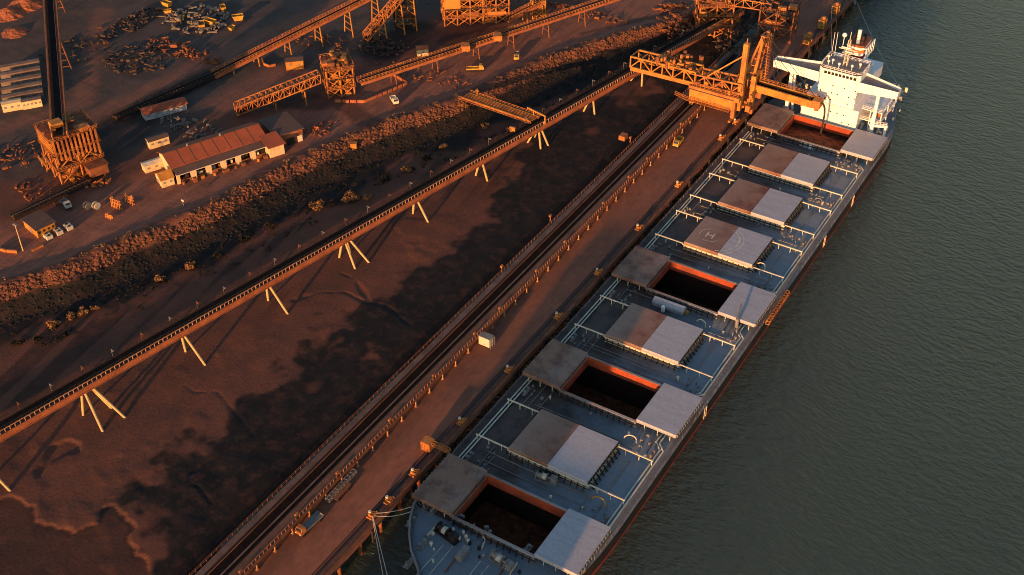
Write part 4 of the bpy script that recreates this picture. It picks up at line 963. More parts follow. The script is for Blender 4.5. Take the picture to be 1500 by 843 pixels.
for i, ((x, y, z), w_) in enumerate(HOOKS):
    lab = 'orange mooring hook ' + w_
    o = hk if i == 0 else dup(hk, (0, 0, 0), 0, lab)
    o.location = (max(-28.6, min(-26.7, x)), y, WZ); o['label'] = lab; o['group'] = 'mooring hooks along the wharf edge'
# orange fender panel stand and small gear along the edge
fp = thing('gangway_stand', 'orange ribbed steel cabin with a short gangway beside the first hatch', 'gangway', (-26.34, 7.46, 6.00))
x, y, z = (-26.34, 7.46, 6.00); x = -28.6
b_ = MB(); b_.span(x - 1.3, x + 1.3, y - 0.8, y + 1.6, WZ + 0.1, WZ + 2.9); 
for k in range(6): b_.span(x - 1.25 + k * 0.46, x - 1.1 + k * 0.46, y - 0.92, y - 0.8, WZ + 0.2, WZ + 2.8)
b_.build('cabin', 'orange_steel', fp)
b_ = MB(); b_.truss((x + 1.4, y + 0.5, WZ + 2.0), (x + 6.0, y + 1.0, WZ + 1.4), 0.9, 1.0, 5, 0.07); b_.build('gangway', 'orange_steel', fp)

# ------------------------------------------------------------------ mooring ropes
def rope(a, b_, sag, label, r=0.09):
    a, b_ = Vector(a), Vector(b_); pts = [a.lerp(b_, t) - Vector((0, 0, sag * 4 * t * (1 - t))) for t in np.linspace(0, 1, 9)]
    return solo(MB().path([tuple(p_) for p_ in pts], r, 5), 'mooring_rope', 'rope', label, 'rope', 'mooring ropes')
h0 = hk.location
rope(h0 + Vector((1.2, 0.5, 1.4)), (-20.6, -9.4, DZ + 1.4), 0.5, 'upper of two taut ropes from the bow to the orange hook')
rope(h0 + Vector((1.2, -0.4, 1.4)), (-20.2, -10.8, DZ + 1.2), 0.9, 'lower slacker rope from the bow to the orange hook')
rope(h0 + Vector((0.6, -0.4, 1.3)), (-7.77, -36.36, 5.50), 0.8, 'left of two ropes running from the orange hook to the front of the bow')
rope(h0 + Vector((0.9, -0.5, 1.3)), (-6.52, -35.59, 5.50), 0.8, 'right of two ropes running from the orange hook to the front of the bow')
rope((12.5, 250, DZ + 1), (-30.37, 325.92, 3.00), 1.5, 'rope led astern from the white bridge to the far dolphin', 0.14)
rope((-12.0, 250, DZ + 1), (-29.43, 296.27, 7.00), 1.5, 'rope led astern from the ship to the far wharf edge', 0.12)

# ------------------------------------------------------------------ white cabinet, vehicles and frames on the wharf road
cb = thing('switch_cabinet', 'white portable cabinet standing alone on the red wharf road', 'cabinet', (-37.47, 48.18, 6.00))
x, y, z = (-37.47, 48.18, 6.00); w_ = 1.3
b_ = MB(); b_.span(x - 1.7, x + 1.7, y - 1.0, y + 1.1, WZ + 0.25, WZ + 3.1); body = b_.build('body', 'cream_white', cb)
MB().span(x - 1.8, x + 1.8, y - 1.1, y + 1.2, WZ + 3.1, WZ + 3.22).build('roof', 'grey_steel', cb)
for k in (-0.8, 0.8): MB().span(x + k - 0.72, x + k + 0.72, y - 1.04, y - 1.0, WZ + 0.4, WZ + 2.9).build('door', 'cream_white', cb)
for k in (-1.4, 1.4): MB().span(x + k - 0.15, x + k + 0.15, y - 1.0, y + 1.1, WZ, WZ + 0.25).build('skid', 'dark_steel', cb)
MB().rail([(x + 2.1, y - 1, WZ), (x + 2.1, y + 1.2, WZ)], 3.0, 1.1, 0.06).build('ladder', 'grey_steel', cb)
def truck(name, label, cat, loc, yaw, cabm, bodym, L1=5.4, bodyh=1.2, tank=False):
    t = thing(name, label, cat, (0, 0, 0))
    b_ = MB(); b_.box((0, 0, 0.75), (1.9, L1, 0.35)); b_.build('chassis', 'dark_steel', t)
    b_ = MB(); y = -L1 / 2 + 0.9; b_.prism([(-1.0, y - 0.9), (1.0, y - 0.9), (1.0, y + 0.8), (-1.0, y + 0.8)], 0.9, 1.75); b_.add([(-1.0, y - 0.75, 1.75), (1.0, y - 0.75, 1.75), (1.0, y + 0.8, 1.75), (-1.0, y + 0.8, 1.75), (-.88, y - 0.35, 2.55), (.88, y - 0.35, 2.55), (.88, y + 0.75, 2.55), (-.88, y + 0.75, 2.55)], [(4, 5, 6, 7), (0, 1, 5, 4), (1, 2, 6, 5), (2, 3, 7, 6), (3, 0, 4, 7)]); c_ = b_.build('cab', cabm, t)
    b_ = MB(); b_.add([(-.8, y - 0.72, 1.83), (.8, y - 0.72, 1.83), (.72, y - 0.40, 2.47), (-.72, y - 0.40, 2.47)], [(0, 1, 2, 3)]); b_.build('windscreen', 'glass', c_)
    b_ = MB()
    if tank: b_.tube((0, y + 1.1, 1.7), (0, L1 / 2, 1.7), 0.85, 14)
    else:
        for sx in (-1, 1): b_.span(sx * 1.0 - 0.06, sx * 1.0 + 0.06, y + 1.0, L1 / 2, 0.95, 0.95 + bodyh)
        for yy in (y + 1.0, L1 / 2): b_.span(-1.0, 1.0, yy - 0.06, yy + 0.06, 0.95, 0.95 + bodyh)
        b_.span(-1.0, 1.0, y + 1.0, L1 / 2, 0.9, 1.0)
    b_.build('tray' if not tank else 'tank', bodym, t)
    for yy in (-L1 / 2 + 0.9, L1 / 2 - 1.1):
        for sx in (-0.9, 0.9):
            w_ = MB(); w_.tube((sx - 0.15, yy, 0.45), (sx + 0.15, yy, 0.45), 0.45, 12); w_.build('wheel', 'tyre', t)
    for sx in (-0.65, 0.65): MB().box((sx, y - 0.92, 1.2), (0.3, 0.05, 0.2)).build('headlight', 'white_paint', t)
    t.location = loc; t.rotation_euler = (0, 0, yaw); return t
truck('yellow_truck', 'small yellow truck driving on the wharf road near the shiploader', 'truck', (-37.49, 168.91, 6.00), R(3), 'yellow_paint', 'yellow_paint', 5.0)
truck('flatbed_truck', 'orange cabbed flatbed truck parked on the wharf road near the bow', 'truck', (-37.60, -26.86, 6.00), R(-4), 'orange_steel', 'grey_steel', 7.5, 0.4)
lt = thing('boom_trailer', 'pale steel lattice boom lying on a trailer on the wharf road', 'trailer', (-38.70, -13.78, 6.00))
a, b_ = Vector((-38.28, -19.33, 7.00)), Vector((-38.52, -8.58, 7.00))
q = MB(); q.truss(a, b_, 1.0, 0.9, 9, 0.09); q.build('boom', 'grey_steel', lt)
q = MB(); q.beam(a.lerp(b_, .15) + Vector((.7, 0, -.4)), a.lerp(b_, .7) + Vector((.7, 0, -.4)), 1.5, 0.3); q.build('trailer_bed', 'rusty_steel', lt)
for t in (0.2, 0.3, 0.55, 0.65):
    for s_ in (-0.2, 1.6):
        c = a.lerp(b_, t); q = MB(); q.tube((c.x + s_ - .12, c.y, WZ + .42), (c.x + s_ + .12, c.y, WZ + .42), 0.42, 10); q.build('wheel', 'tyre', lt)

# ------------------------------------------------------------------ upland plant: towers, galleries, sheds
UZ = 6.0
pr_ = random.Random(31)
def steel_tower(name, label, cat, c, yaw, w, d, h, levels, m='orange_steel', clutter=14, z0=UZ, nx=2, ny=2, clad=None, braces=True, out=0.8, cm=('orange_steel', 'rusty_steel', 'yellow_steel')):
    t = thing(name, label, cat, (c[0], c[1], z0)); ca, sa = math.cos(yaw), math.sin(yaw)
    def P(a, b_, z): return (c[0] + a * ca - b_ * sa, c[1] + a * sa + b_ * ca, z0 + z)
    for i in range(nx):
        for j in range(ny):
            if 0 < i < nx - 1 and 0 < j < ny - 1: continue
            a, b_ = -w / 2 + w * i / (nx - 1), -d / 2 + d * j / (ny - 1)
            MB().beam(P(a, b_, -0.3), P(a, b_, h + .9), 0.5).build('column', m, t)
    for k in range(1, levels + 1):
        z = h * k / levels
        f_ = MB(); f_.box(P(0, 0, z), (w + out, d + out, 0.18), yaw)
        for s_ in (-1, 1):
            f_.beam(P(-w / 2, s_ * d / 2, z - .3), P(w / 2, s_ * d / 2, z - .3), 0.4); f_.beam(P(s_ * w / 2, -d / 2, z - .3), P(s_ * w / 2, d / 2, z - .3), 0.4)
        fo = f_.build('floor', 'rusty_steel' if k % 2 else 'dark_steel', t)
        o_ = out / 2
        r_ = MB(); r_.rail([P(-w / 2 - o_, -d / 2 - o_, z), P(w / 2 + o_, -d / 2 - o_, z), P(w / 2 + o_, d / 2 + o_, z), P(-w / 2 - o_, d / 2 + o_, z), P(-w / 2 - o_, -d / 2 - o_, z)], 1.1, 1.6, 0.06); r_.build('guard_rail', m, fo)
    if braces:
        b_ = MB()
        for k in range(levels):
            za, zb = h * k / levels, h * (k + 1) / levels
            for i in range(nx - 1):
                a0, a1 = -w / 2 + w * i / (nx - 1), -w / 2 + w * (i + 1) / (nx - 1)
                for s_ in (-1, 1): b_.beam(P(a0, s_ * d / 2, za), P(a1, s_ * d / 2, zb), 0.3); b_.beam(P(a1, s_ * d / 2, za), P(a0, s_ * d / 2, zb), 0.22)
            for j in range(ny - 1):
                a0, a1 = -d / 2 + d * j / (ny - 1), -d / 2 + d * (j + 1) / (ny - 1)
                for s_ in (-1, 1): b_.beam(P(s_ * w / 2, a0, za), P(s_ * w / 2, a1, zb), 0.3); b_.beam(P(s_ * w / 2, a1, za), P(s_ * w / 2, a0, zb), 0.22)
        b_.build('bracing', m, t)
    for i in range(clutter):
        k = pr_.randint(0, levels); z = h * k / levels
        a, b_ = pr_.uniform(-.45, .45) * w, pr_.uniform(-.45, .45) * d; e_ = MB(); q = pr_.random()
        if q < 0.5: e_.box(P(a, b_, z + 0.9), (pr_.uniform(.8, w * .3), pr_.uniform(.8, d * .3), pr_.uniform(.9, 2.2)), yaw)
        elif q < 0.75: e_.tube(P(a, b_, z + .1), P(a, b_, z + pr_.uniform(1, 2.6)), pr_.uniform(.4, 1.0), 9)
        else: e_.beam(P(a, b_, z + .4), P(-a * .8, -b_, z + pr_.uniform(.5, 2.8)), pr_.uniform(.3, .7))
        e_.build('machinery', pr_.choice(cm), t)
    return t, P
def gallery(name, label, p, q, w=3.2, h=2.2, n_=14, m='orange_steel', trest=(), box=False, belt=True, tm='yellow_steel', side='rusty_girder', rails=True, post=.07):
    p, q = Vector(p), Vector(q); t = thing(name, label, 'conveyor', tuple(p.lerp(q, 0.5)))
    d_ = (q - p).normalized(); u = Vector((d_.y, -d_.x, 0)).normalized()
    if belt: MB().beam(p + Vector((0, 0, .35)), q + Vector((0, 0, .35)), w * .45, 0.25).build('belt', 'belt_ore', t)
    if box:
        g_ = MB(); g_.truss(p, q, w, h, n_, 0.16); g_.build('truss', m, t)
    else:
        for s_ in (-1, 1):
            g_ = MB(); g_.beam(p + u * s_ * w / 2 - Vector((0, 0, .5)), q + u * s_ * w / 2 - Vector((0, 0, .35)), 0.25, 0.95); g_.beam(p + u * s_ * w / 2 + Vector((0, 0, .15)), q + u * s_ * w / 2 + Vector((0, 0, .15)), 0.55, 0.12); g_.build('girder', side, t)
    g_ = MB(); g_.beam(p - Vector((0, 0, .3)), q - Vector((0, 0, .3)), w - 0.3, 0.15); g_.build('deck_plate', 'rusty_steel', t)
    if rails:
        for s_ in (-1, 1):
            g_ = MB(); g_.rail([p + u * s_ * w / 2 + Vector((0, 0, .15)), q + u * s_ * w / 2 + Vector((0, 0, .15))], 1.15, 1.5 if post < .1 else 2.4, post); g_.build('handrail', m, t)
        g_ = MB(); g_.rail([p + u * w * .26 + Vector((0, 0, .2)), q + u * w * .26 + Vector((0, 0, .2))], 0.6, 1.5, 0.07, False); g_.build('idler_row', 'grey_steel', t)
    for k in trest:
        c = p.lerp(q, k); zb = UZ - 0.2
        if c.z - zb < 2.4: continue
        hs = MB(); hs.beam(c - u * w * .5 - Vector((0, 0, 1.2)), c + u * w * .5 - Vector((0, 0, 1.2)), 0.4, 0.4)
        hgt = c.z - 1.2 - zb; sp = min(1.6, hgt * .14)
        nb = max(2, int(hgt / 2.2))
        for i in range(1, nb if hgt > 5 else 1):
            f_ = i / nb; k_ = (w * .5 + sp * f_); z = c.z - 1.2 - hgt * f_
            hs.beam((c.x - u.x * k_, c.y - u.y * k_, z), (c.x + u.x * k_, c.y + u.y * k_, z), 0.22)
        ho = hs.build('trestle', tm, t)
        for s_ in (-1, 1):
            a = c + u * s_ * w * .5 - Vector((0, 0, 1.2)); b_ = c + u * s_ * (w * .5 + sp); b_.z = zb
            MB().beam(a, b_, 0.38).build('leg', tm, ho)
    return t

# transfer tower at the left, with the long incline conveyor running up to it
fx, fy = -196.0, 43.5
ty = math.atan2(14, 5) - math.pi / 2
t, P = steel_tower('transfer_tower', 'tall orange transfer tower at the foot of the steep dark conveyor', 'tower', (-199.2, 51.2), ty, 11.5, 14.5, 16.0, 3, 'orange_steel', 16, nx=3, ny=3, out=1.4)
for s_, a0 in ((-1, 0), (1, 0)):
    for k in range(12):
        zz = 5.8 + k * 0.0
b_ = MB(); b_.box(P(0, -7.4, 12.8), (12.0, 0.3, 5.4), ty)
for k in range(5): b_.box(P(0, -7.65, 10.6 + k * 1.1), (12.2, 0.25, 0.35), ty)
b_.build('front_cladding', 'yellow_steel', t)
b_ = MB(); b_.box(P(5.6, 0, 12.4), (0.3, 14.4, 6.2), ty); b_.build('side_cladding', 'dark_steel', t)
for k in range(11): MB().box(P(6.3, -6.9 + k * 1.38, 12.2), (0.5, 0.55, 7.0 if k % 3 else 9.0), ty).build('rib', 'orange_steel', t)
b_ = MB(); b_.box(P(1.0, -3.0, 18.0), (3.4, 3.6, 3.6), ty); b_.build('drive_house', 'yellow_steel', t)
b_ = MB(); b_.box(P(7.5, 4.0, 3.0), (5.5, 6.0, 3.2), ty); b_.box(P(7.5, 4.0, 4.7), (6.3, 6.8, 0.2), ty); b_.build('lean_to', 'rusty_steel', t)
b_ = MB(); b_.beam(P(2, 3, 8.0), P(3.5, -3, 1.5), 2.4, 1.6); b_.build('discharge_chute', 'orange_steel', t)
b_ = MB(); b_.box(P(-7, -5.0, 2.6), (5.0, 7.0, 0.25), ty)
for a, c_ in ((-9, -8), (-5, -8), (-9, -2), (-5, -2)): b_.beam(P(a, c_, -.2), P(a, c_, 2.6), 0.3)
b_.rail([P(-9.4, -8.4, 2.7), P(-4.6, -8.4, 2.7)], 1.1, 1.2, 0.07); b_.build('side_platform', 'yellow_steel', t)
gallery('incline_conveyor', 'long dark conveyor with orange railings climbing from the top left edge to the transfer tower', (-193.52, 44.34, 24.00), (-396.52, 211.57, 11.00), 4.6, 2.2, 14, 'orange_steel', (0.3, 0.5, 0.7), tm='rusty_steel', side='rusty_girder', post=.17)
gallery('ground_conveyor', 'low dark dotted conveyor on the ground below the transfer tower', (-194.17, 20.74, 7.00), (-189.55, 47.04, 7.00), 2.2, 1.5, 10, 'dark_steel', (), side='dark_steel')
gallery('stockyard_conveyor', 'dark ground level conveyor running beside the grey yard to the orange ramp', (-212.65, 80.96, 6.80), (-203.79, 121.25, 7.40), 3.4, 1.5, 10, 'dark_steel', (), side='dark_steel')
gallery('ramp_conveyor', 'orange gallery rising on yellow lattice trestles towards the top edge', (-203.79, 121.25, 7.40), (-177.12, 191.24, 20.00), 3.6, 2.2, 14, 'orange_steel', (0.1, 0.24, 0.42, 0.6, 0.78, 0.95))
gallery('steep_conveyor', 'steep orange gallery climbing out of the picture left of the screening building', (-172.35, 172.85, 8.00), (-164.70, 194.41, 24.00), 3.4, 2.4, 12, 'orange_steel', (0.35, 0.7, 0.95), box=True, rails=False)
steel_tower('drive_tower', 'dark steel tower with a pale lower frame beside the steep orange gallery', 'tower', (-168.66, 193.73, 6.00), 0.6, 8, 7, 20, 4, 'dark_steel', 10, cm=('dark_steel', 'rusty_steel', 'yellow_steel'))
# transfer station in the middle of the yard
steel_tower('transfer_station', 'cluttered orange transfer station between the lattice gallery and the rail lined conveyor', 'tower', (-158.84, 138.75, 6.00), 0.85, 9.5, 10.5, 11.0, 3, 'orange_steel', 70, nx=3, ny=3, out=1.2)
gallery('lattice_gallery', 'orange lattice gallery sloping down from the transfer station towards the long shed', (-160.17, 130.17, 13.50), (-178.16, 105.20, 7.00), 4.0, 3.2, 16, 'orange_steel', (0.2, 0.55), box=True, rails=False, tm='orange_steel')
gallery('yard_conveyor', 'thin orange conveyor with pale railings crossing the yard to the top edge', (-149.95, 139.62, 11.50), (-102.39, 247.98, 13.00), 3.0, 2.2, 14, 'orange_steel', (0.12, 0.27, 0.425, 0.56, 0.7, 0.85), tm='rusty_steel')
for px, py in ((682, 72), (729, 57)):
    x, y, z = (-130.28, 179.19, 12.50) if px == 682 else (-124.43, 192.37, 12.60)
    b_ = MB(); b_.box((x, y, z + .8), (3.0, 3.2, 2.0), .7); b_.tube((x - 1.8, y, z), (x + 1.8, y, z), 0.9, 10); solo(b_, 'conveyor_drive', 'orange_steel', 'orange drive box on the yard conveyor ' + ('above the tall red trestle' if px == 682 else 'nearest the screening building'), 'drive', 'drives on the yard conveyor')
# screening building
bx0, bx1 = Vector((-154.58, 201.01, 6.00)), Vector((-134.82, 217.50, 6.00)); by_ = math.atan2(bx1.y - bx0.y, bx1.x - bx0.x); ln = (bx1 - bx0).length
cc = (bx0 + bx1) / 2 + Vector((-math.sin(by_), math.cos(by_), 0)) * 6.5
t, P = steel_tower('screening_building', 'tall open framed orange screening building with a yellow clad corner at the top edge', 'building', cc, by_, ln, 12, 18.0, 5, 'orange_steel', 90, nx=6, ny=3, cm=('orange_steel', 'yellow_steel', 'rusty_steel', 'rusty_steel'))
b_ = MB(); b_.box(P(-ln / 2 + 3.2, -6.3, 13.2), (6.4, 0.3, 11.5), by_); b_.box(P(-ln / 2 - .2, -2, 13.2), (0.3, 8.5, 11.5), by_); b_.build('cladding', 'yellow_steel', t)
gallery('feed_conveyor', 'short orange feed conveyor right of the screening building', (-133.94, 215.05, 9.00), (-126.12, 228.85, 13.00), 2.8, 2, 6, 'orange_steel', (0.5, 0.95))
steel_tower('feed_tower', 'small yellow tower at the end of the short feed conveyor', 'tower', (-128.21, 228.81, 6.00), 0.7, 5, 5, 8, 2, 'yellow_steel', 10)
# top right: transfer tower where the jetty conveyor lands, and the loader portal beyond it
steel_tower('jetty_transfer_tower', 'crowded orange transfer tower at the landward end of the jetty conveyor', 'tower', (-65.17, 259.66, 4.00), 0.55, 13, 11, 13, 3, 'orange_steel', 80, z0=3.0, nx=3, ny=3, out=1.6)
gallery('link_conveyor', 'orange truss conveyor crossing the top edge above the jetty transfer tower', (-78.19, 256.78, 16.00), (-42.85, 261.64, 17.00), 4, 3, 10, 'orange_steel', (), box=True, rails=False)
steel_tower('loader_portal', 'rust brown steel portal with a pale rail at the top edge beside the wharf road', 'tower', (-40.01, 263.46, 6.00), 0.15, 13, 10, 12, 2, 'rusty_steel', 22, nx=3, ny=2, cm=('rusty_steel', 'dark_steel', 'orange_steel'))
for k, (px, lab) in enumerate(((1, 'left yellow round bin below the link conveyor'), (2, 'right yellow round bin below the link conveyor'))):
    x, y, z = (-60.38, 266.39, 6.00) if k == 0 else (-58.54, 268.98, 6.00)
    b_ = MB(); b_.tube((x, y, 5), (x, y, 11.5), 1.0, 12); b_.tube((x, y, 11.5), (x, y, 12.6), 1.0, 12, 0.4); solo(b_, 'storage_bin', 'yellow_steel', lab, 'bin', 'yellow bins under the link conveyor')
# wharf end: yellow fender frames and the far dolphin
def fender_frame():
    t = thing('fender_frame', '', 'fender frame', (0, 0, 0))
    b_ = MB()
    for dx in (-1, 1):
        for dy in (-1.6, 1.6): b_.beam((dx, dy, 0), (dx, dy, 3.4), 0.4)
    for z in (0.3, 1.8, 3.4): b_.box((0, 0, z), (2.6, 3.8, 0.25))
    b_.build('frame', 'yellow_steel', t)
    b_ = MB(); b_.tube((0.3, 0, 3.4), (0.3, 0, 4.6), 0.7, 10); b_.build('bollard', 'orange_steel', t); return t
ff = fender_frame()
for i, ((x, y, z), lab) in enumerate((((-26.33, 263.72, 6.00), 'yellow fender frame on the wharf edge nearest the bridge wing'), ((-27.47, 279.60, 6.00), 'bright yellow fender frame in the middle of the three beyond the ship'), ((-31.27, 294.64, 6.00), 'pale fender frame on the wharf edge farthest away'))):
    o = ff if i == 0 else dup(ff, (0, 0, 0), 0, lab)
    o.location = (-27.2, y, WZ); o['label'] = lab; o['group'] = 'fender frames beyond the ship'
dl = thing('mooring_dolphin', 'pale dolphin of blue grey piles standing in the water at the top edge', 'dolphin', (-30.01, 319.56, 0.00))
x, y, z = (-30.01, 319.56, 0.00)
for dx in (-4, -1.5, 1, 3.5): MB().tube((x + dx, y, -3), (x + dx * .8, y + 2, 4.2), 0.55, 10).build('pile', 'blue_pale', dl)
MB().span(x - 5, x + 5, y - .5, y + 4.5, 4.2, 5.2).build('cap', 'concrete_and_shaded_wall', dl)

# ------------------------------------------------------------------ sheds and portable buildings
def gable(name, label, cat, c, yaw, w, l, h, rise, wall, roof, ov=0.4, wins=0, door=False, wm='grey_steel', z0=UZ):
    """l along local x, w along local y, ridge along x; windows on the -y side"""
    t = thing(name, label, cat, (c[0], c[1], z0)); ca, sa = math.cos(yaw), math.sin(yaw)
    def P(a, b_, z): return (c[0] + a * ca - b_ * sa, c[1] + a * sa + b_ * ca, z0 + z)
    b_ = MB(); a, e = l / 2, w / 2
    vs = [P(-a, -e, -.3), P(a, -e, -.3), P(a, e, -.3), P(-a, e, -.3), P(-a, -e, h), P(a, -e, h), P(a, e, h), P(-a, e, h), P(-a, 0, h + rise), P(a, 0, h + rise)]
    b_.add(vs, [(0, 1, 5, 4), (2, 3, 7, 6), (1, 2, 6, 9, 5), (3, 0, 4, 8, 7)]); wl = b_.build('wall', wall, t)
    for s_ in (-1, 1):
        r_ = MB(); k = (e + ov) / e; p0, p1, q0, q1 = P(-a - ov, s_ * e * k, h + rise * (1 - k) + .05), P(a + ov, s_ * e * k, h + rise * (1 - k) + .05), P(-a - ov, 0, h + rise + .05), P(a + ov, 0, h + rise + .05)
        up = Vector((0, 0, .14)); r_.add([p0, p1, q1, q0] + [tuple(Vector(v) + up) for v in (p0, p1, q1, q0)], [(3, 2, 1, 0), (4, 5, 6, 7), (0, 1, 5, 4), (1, 2, 6, 5), (2, 3, 7, 6), (3, 0, 4, 7)])
        ribs = MB(); n_ = int(l / 1.2)
        r_.build('roof', roof, t)
    for i in range(wins):
        x = -a + l * (i + .5) / wins; f_ = MB(); f_.box(P(x, -e - .02, h * .6), (min(0.9, l / wins * .5), 0.08, h * .24), yaw); f_.build('window', wm, t)
    if door:
        f_ = MB(); f_.box(P(-a - .03, 0, 1.0), (0.08, 1.0, 2.0), yaw); f_.build('door', 'grey_steel', t)
    return t, P
# long red roofed workshop
A_, B_ = Vector((-164.23, 62.11, 6.00)), Vector((-150.96, 92.18, 6.00)); d_ = (B_ - A_); yw = math.atan2(d_.y, d_.x); ln = d_.length; back = Vector((-math.sin(yw), math.cos(yw), 0))
W_ = 15.0; cw = A_ + d_ / 2 + back * W_ / 2
ws = thing('workshop_shed', 'long workshop shed with a big red roof and a row of dark open bays', 'shed', (cw.x, cw.y, UZ)); ca, sa = math.cos(yw), math.sin(yw)
def P(a, b_, z): return (cw.x + a * ca - b_ * sa, cw.y + a * sa + b_ * ca, UZ + z)
a, e, h = ln / 2, W_ / 2, 4.0
b_ = MB(); b_.add([P(-a, -e + 3.2, -.2), P(-a, e, -.2), P(-a, e, h + .6), P(-a, e - 5.2, h + 2.6), P(-a, -e + 3.2, h + .5)], [(0, 4, 3, 2, 1)]); b_.build('gable_wall', 'cream_wall', ws)
b_ = MB(); b_.add([P(-a, -e + 4.0, -.2), P(a, -e + 4.0, -.2), P(a, -e + 4.0, h + .4), P(-a, -e + 4.0, h + .4), P(-a, e, -.2), P(a, e, -.2), P(a, e, h), P(-a, e, h)], [(0, 1, 2, 3), (5, 4, 7, 6), (1, 5, 6, 2)]); b_.build('inner_wall', 'dark_steel', ws)
def slab(p0, p1, q1, q0, th=.16):
    up = Vector((0, 0, th)); m_ = MB(); m_.add([p0, p1, q1, q0] + [tuple(Vector(v) + up) for v in (p0, p1, q1, q0)], [(3, 2, 1, 0), (4, 5, 6, 7), (0, 1, 5, 4), (1, 2, 6, 5), (2, 3, 7, 6), (3, 0, 4, 7)]); return m_
rf = slab(P(-a - .6, -e + 3.0, h + .55), P(a + .6, -e + 3.0, h + .55), P(a + .6, e - 5.2, h + 2.7), P(-a - .6, e - 5.2, h + 2.7)).build('roof', 'red_roof', ws)
slab(P(-a - .6, e - 5.2, h + 2.7), P(a + .6, e - 5.2, h + 2.7), P(a + .6, e + .5, h + .5), P(-a - .6, e + .5, h + .5)).build('roof', 'red_roof', ws)
slab(P(-a - .2, -e - .3, h - .35), P(a - 1, -e - .3, h - .35), P(a - 1, -e + 3.1, h + .35), P(-a - .2, -e + 3.1, h + .35), .12).build('verandah_roof', 'dull_roof', ws)
nb = 6
for i in range(nb + 1):
    b_ = MB(); b_.box(P(-a + (ln - 1.6) * i / nb + .4, -e + .5, h / 2 - .2), (1.9 if 0 < i < nb else 1.1, 0.5, h - .1), yw); b_.build('pier', 'cream_wall', ws)
for i in range(nb):
    x = -a + (ln - 1.6) * (i + .5) / nb + .4
    b_ = MB(); b_.box(P(x, -e + 0.35, .55), (ln / nb - 2.1, .25, 1.1), yw); b_.build('bay_panel', 'rusty_steel', ws)
    for k in range(4):
        q = MB(); q.box(P(x + pr_.uniform(-1.8, 1.8), -e + pr_.uniform(1.0, 3.2), pr_.uniform(.5, 1.4)), (pr_.uniform(.5, 1.3), pr_.uniform(.5, 1.2), pr_.uniform(.8, 2.2)), yw + pr_.uniform(-.3, .3)); q.build('workbench', pr_.choice(['grey_steel', 'orange_steel', 'dark_steel', 'cream_paint']), ws)
for i in range(9):                                                     # drums and crates standing along the shed front
    x = -a + 2 + i * (ln - 5) / 8 + pr_.uniform(-1, 1); q = MB(); p_ = P(x, -e - pr_.uniform(.5, 1.6), 0)
    labs = ['rusty drum outside the first bay of the workshop', 'tall rusty crate between the first two workshop bays', 'small crate outside the second workshop bay', 'rusty drum before the second pier of the workshop', 'wide crate outside the third workshop bay', 'rusty drum left of the fourth workshop bay', 'crate before the fourth workshop bay', 'drum before the fifth workshop bay', 'crate near the cream end wall of the workshop']
    if 'drum' in labs[i]: q.tube(p_, (p_[0], p_[1], p_[2] + 1.1), 0.5, 12); nm = 'drum'
    else:
        hh = 1.7 if 'tall' in labs[i] else 1.0; q.box((p_[0], p_[1], p_[2] + hh / 2), (2.2 if 'wide' in labs[i] else 1.2, 1.0, hh), yw); nm = 'crate'
        for s_ in (-.4, .4): q.box((p_[0], p_[1], p_[2] + hh / 2 + s_ * hh * .8), ((2.2 if 'wide' in labs[i] else 1.2) + .1, 1.1, .1), yw)
    solo(q, nm, pr_.choice(['rusty_steel', 'orange_steel']), labs[i], nm, 'drums and crates along the workshop')
for k in range(1, 8):                                                  # raised sheet laps on the big roof, ridge cap and gutter
    x = -a + ln * k / 8
    MB().beam(P(x, -e + 3.0, h + .74), P(x, e - 5.2, h + 2.89), .16, .06).build('sheet_lap', 'dull_roof', rf)
MB().beam(P(-a - .6, e - 5.2, h + 2.93), P(a + .6, e - 5.2, h + 2.93), .5, .12).build('ridge_cap', 'dull_roof', rf)
MB().beam(P(-a - .2, -e - .42, h - .36), P(a - 1, -e - .42, h - .36), .18, .18).build('gutter', 'cream_paint', rf)
for k in (.25, .6): MB().tube(P(-a + ln * k, e - 5.2, h + 2.8), P(-a + ln * k, e - 5.2, h + 3.6), .4, 10).build('roof_vent', 'grey_steel', rf)
# projecting cream bay at its right end
b_ = MB(); b_.box(P(a + 1.2, -e + 1.0, h / 2 - .1), (5.2, 6.4, h + .3), yw); b_.build('end_bay', 'cream_wall', ws)
slab(P(a - 2.0, -e - 2.8, h - .05), P(a + 4.4, -e - 2.8, h - .05), P(a + 4.4, -e + 4.6, h + 1.1), P(a - 2.0, -e + 4.6, h + 1.1)).build('roof', 'red_roof', ws)
# dark flat roofed annex beyond
ax = P(a + 8.2, 1.0, 0)
t = thing('store_shed', 'square dark roofed store joined to the right end of the long workshop', 'shed', ax)
b_ = MB(); b_.box((ax[0], ax[1], UZ + 2.1), (9.5, 12.5, 4.6), yw); b_.build('wall', 'rusty_girder', t)
b_ = MB(); b_.box((ax[0], ax[1], UZ + 4.6), (10.5, 13.5, 0.4), yw); b_.build('roof', 'dull_roof', t)
c = P(a + 11.6, -5.6, 1.1); b_ = MB(); b_.box(c, (1.8, .2, 2.4), yw); b_.build('roller_door', 'cream_paint', t)
c = P(a + 8.2, -5.6, 1.1); b_ = MB(); b_.box(c, (2.6, .2, 2.6), yw); b_.build('roller_door', 'dark_steel', t)
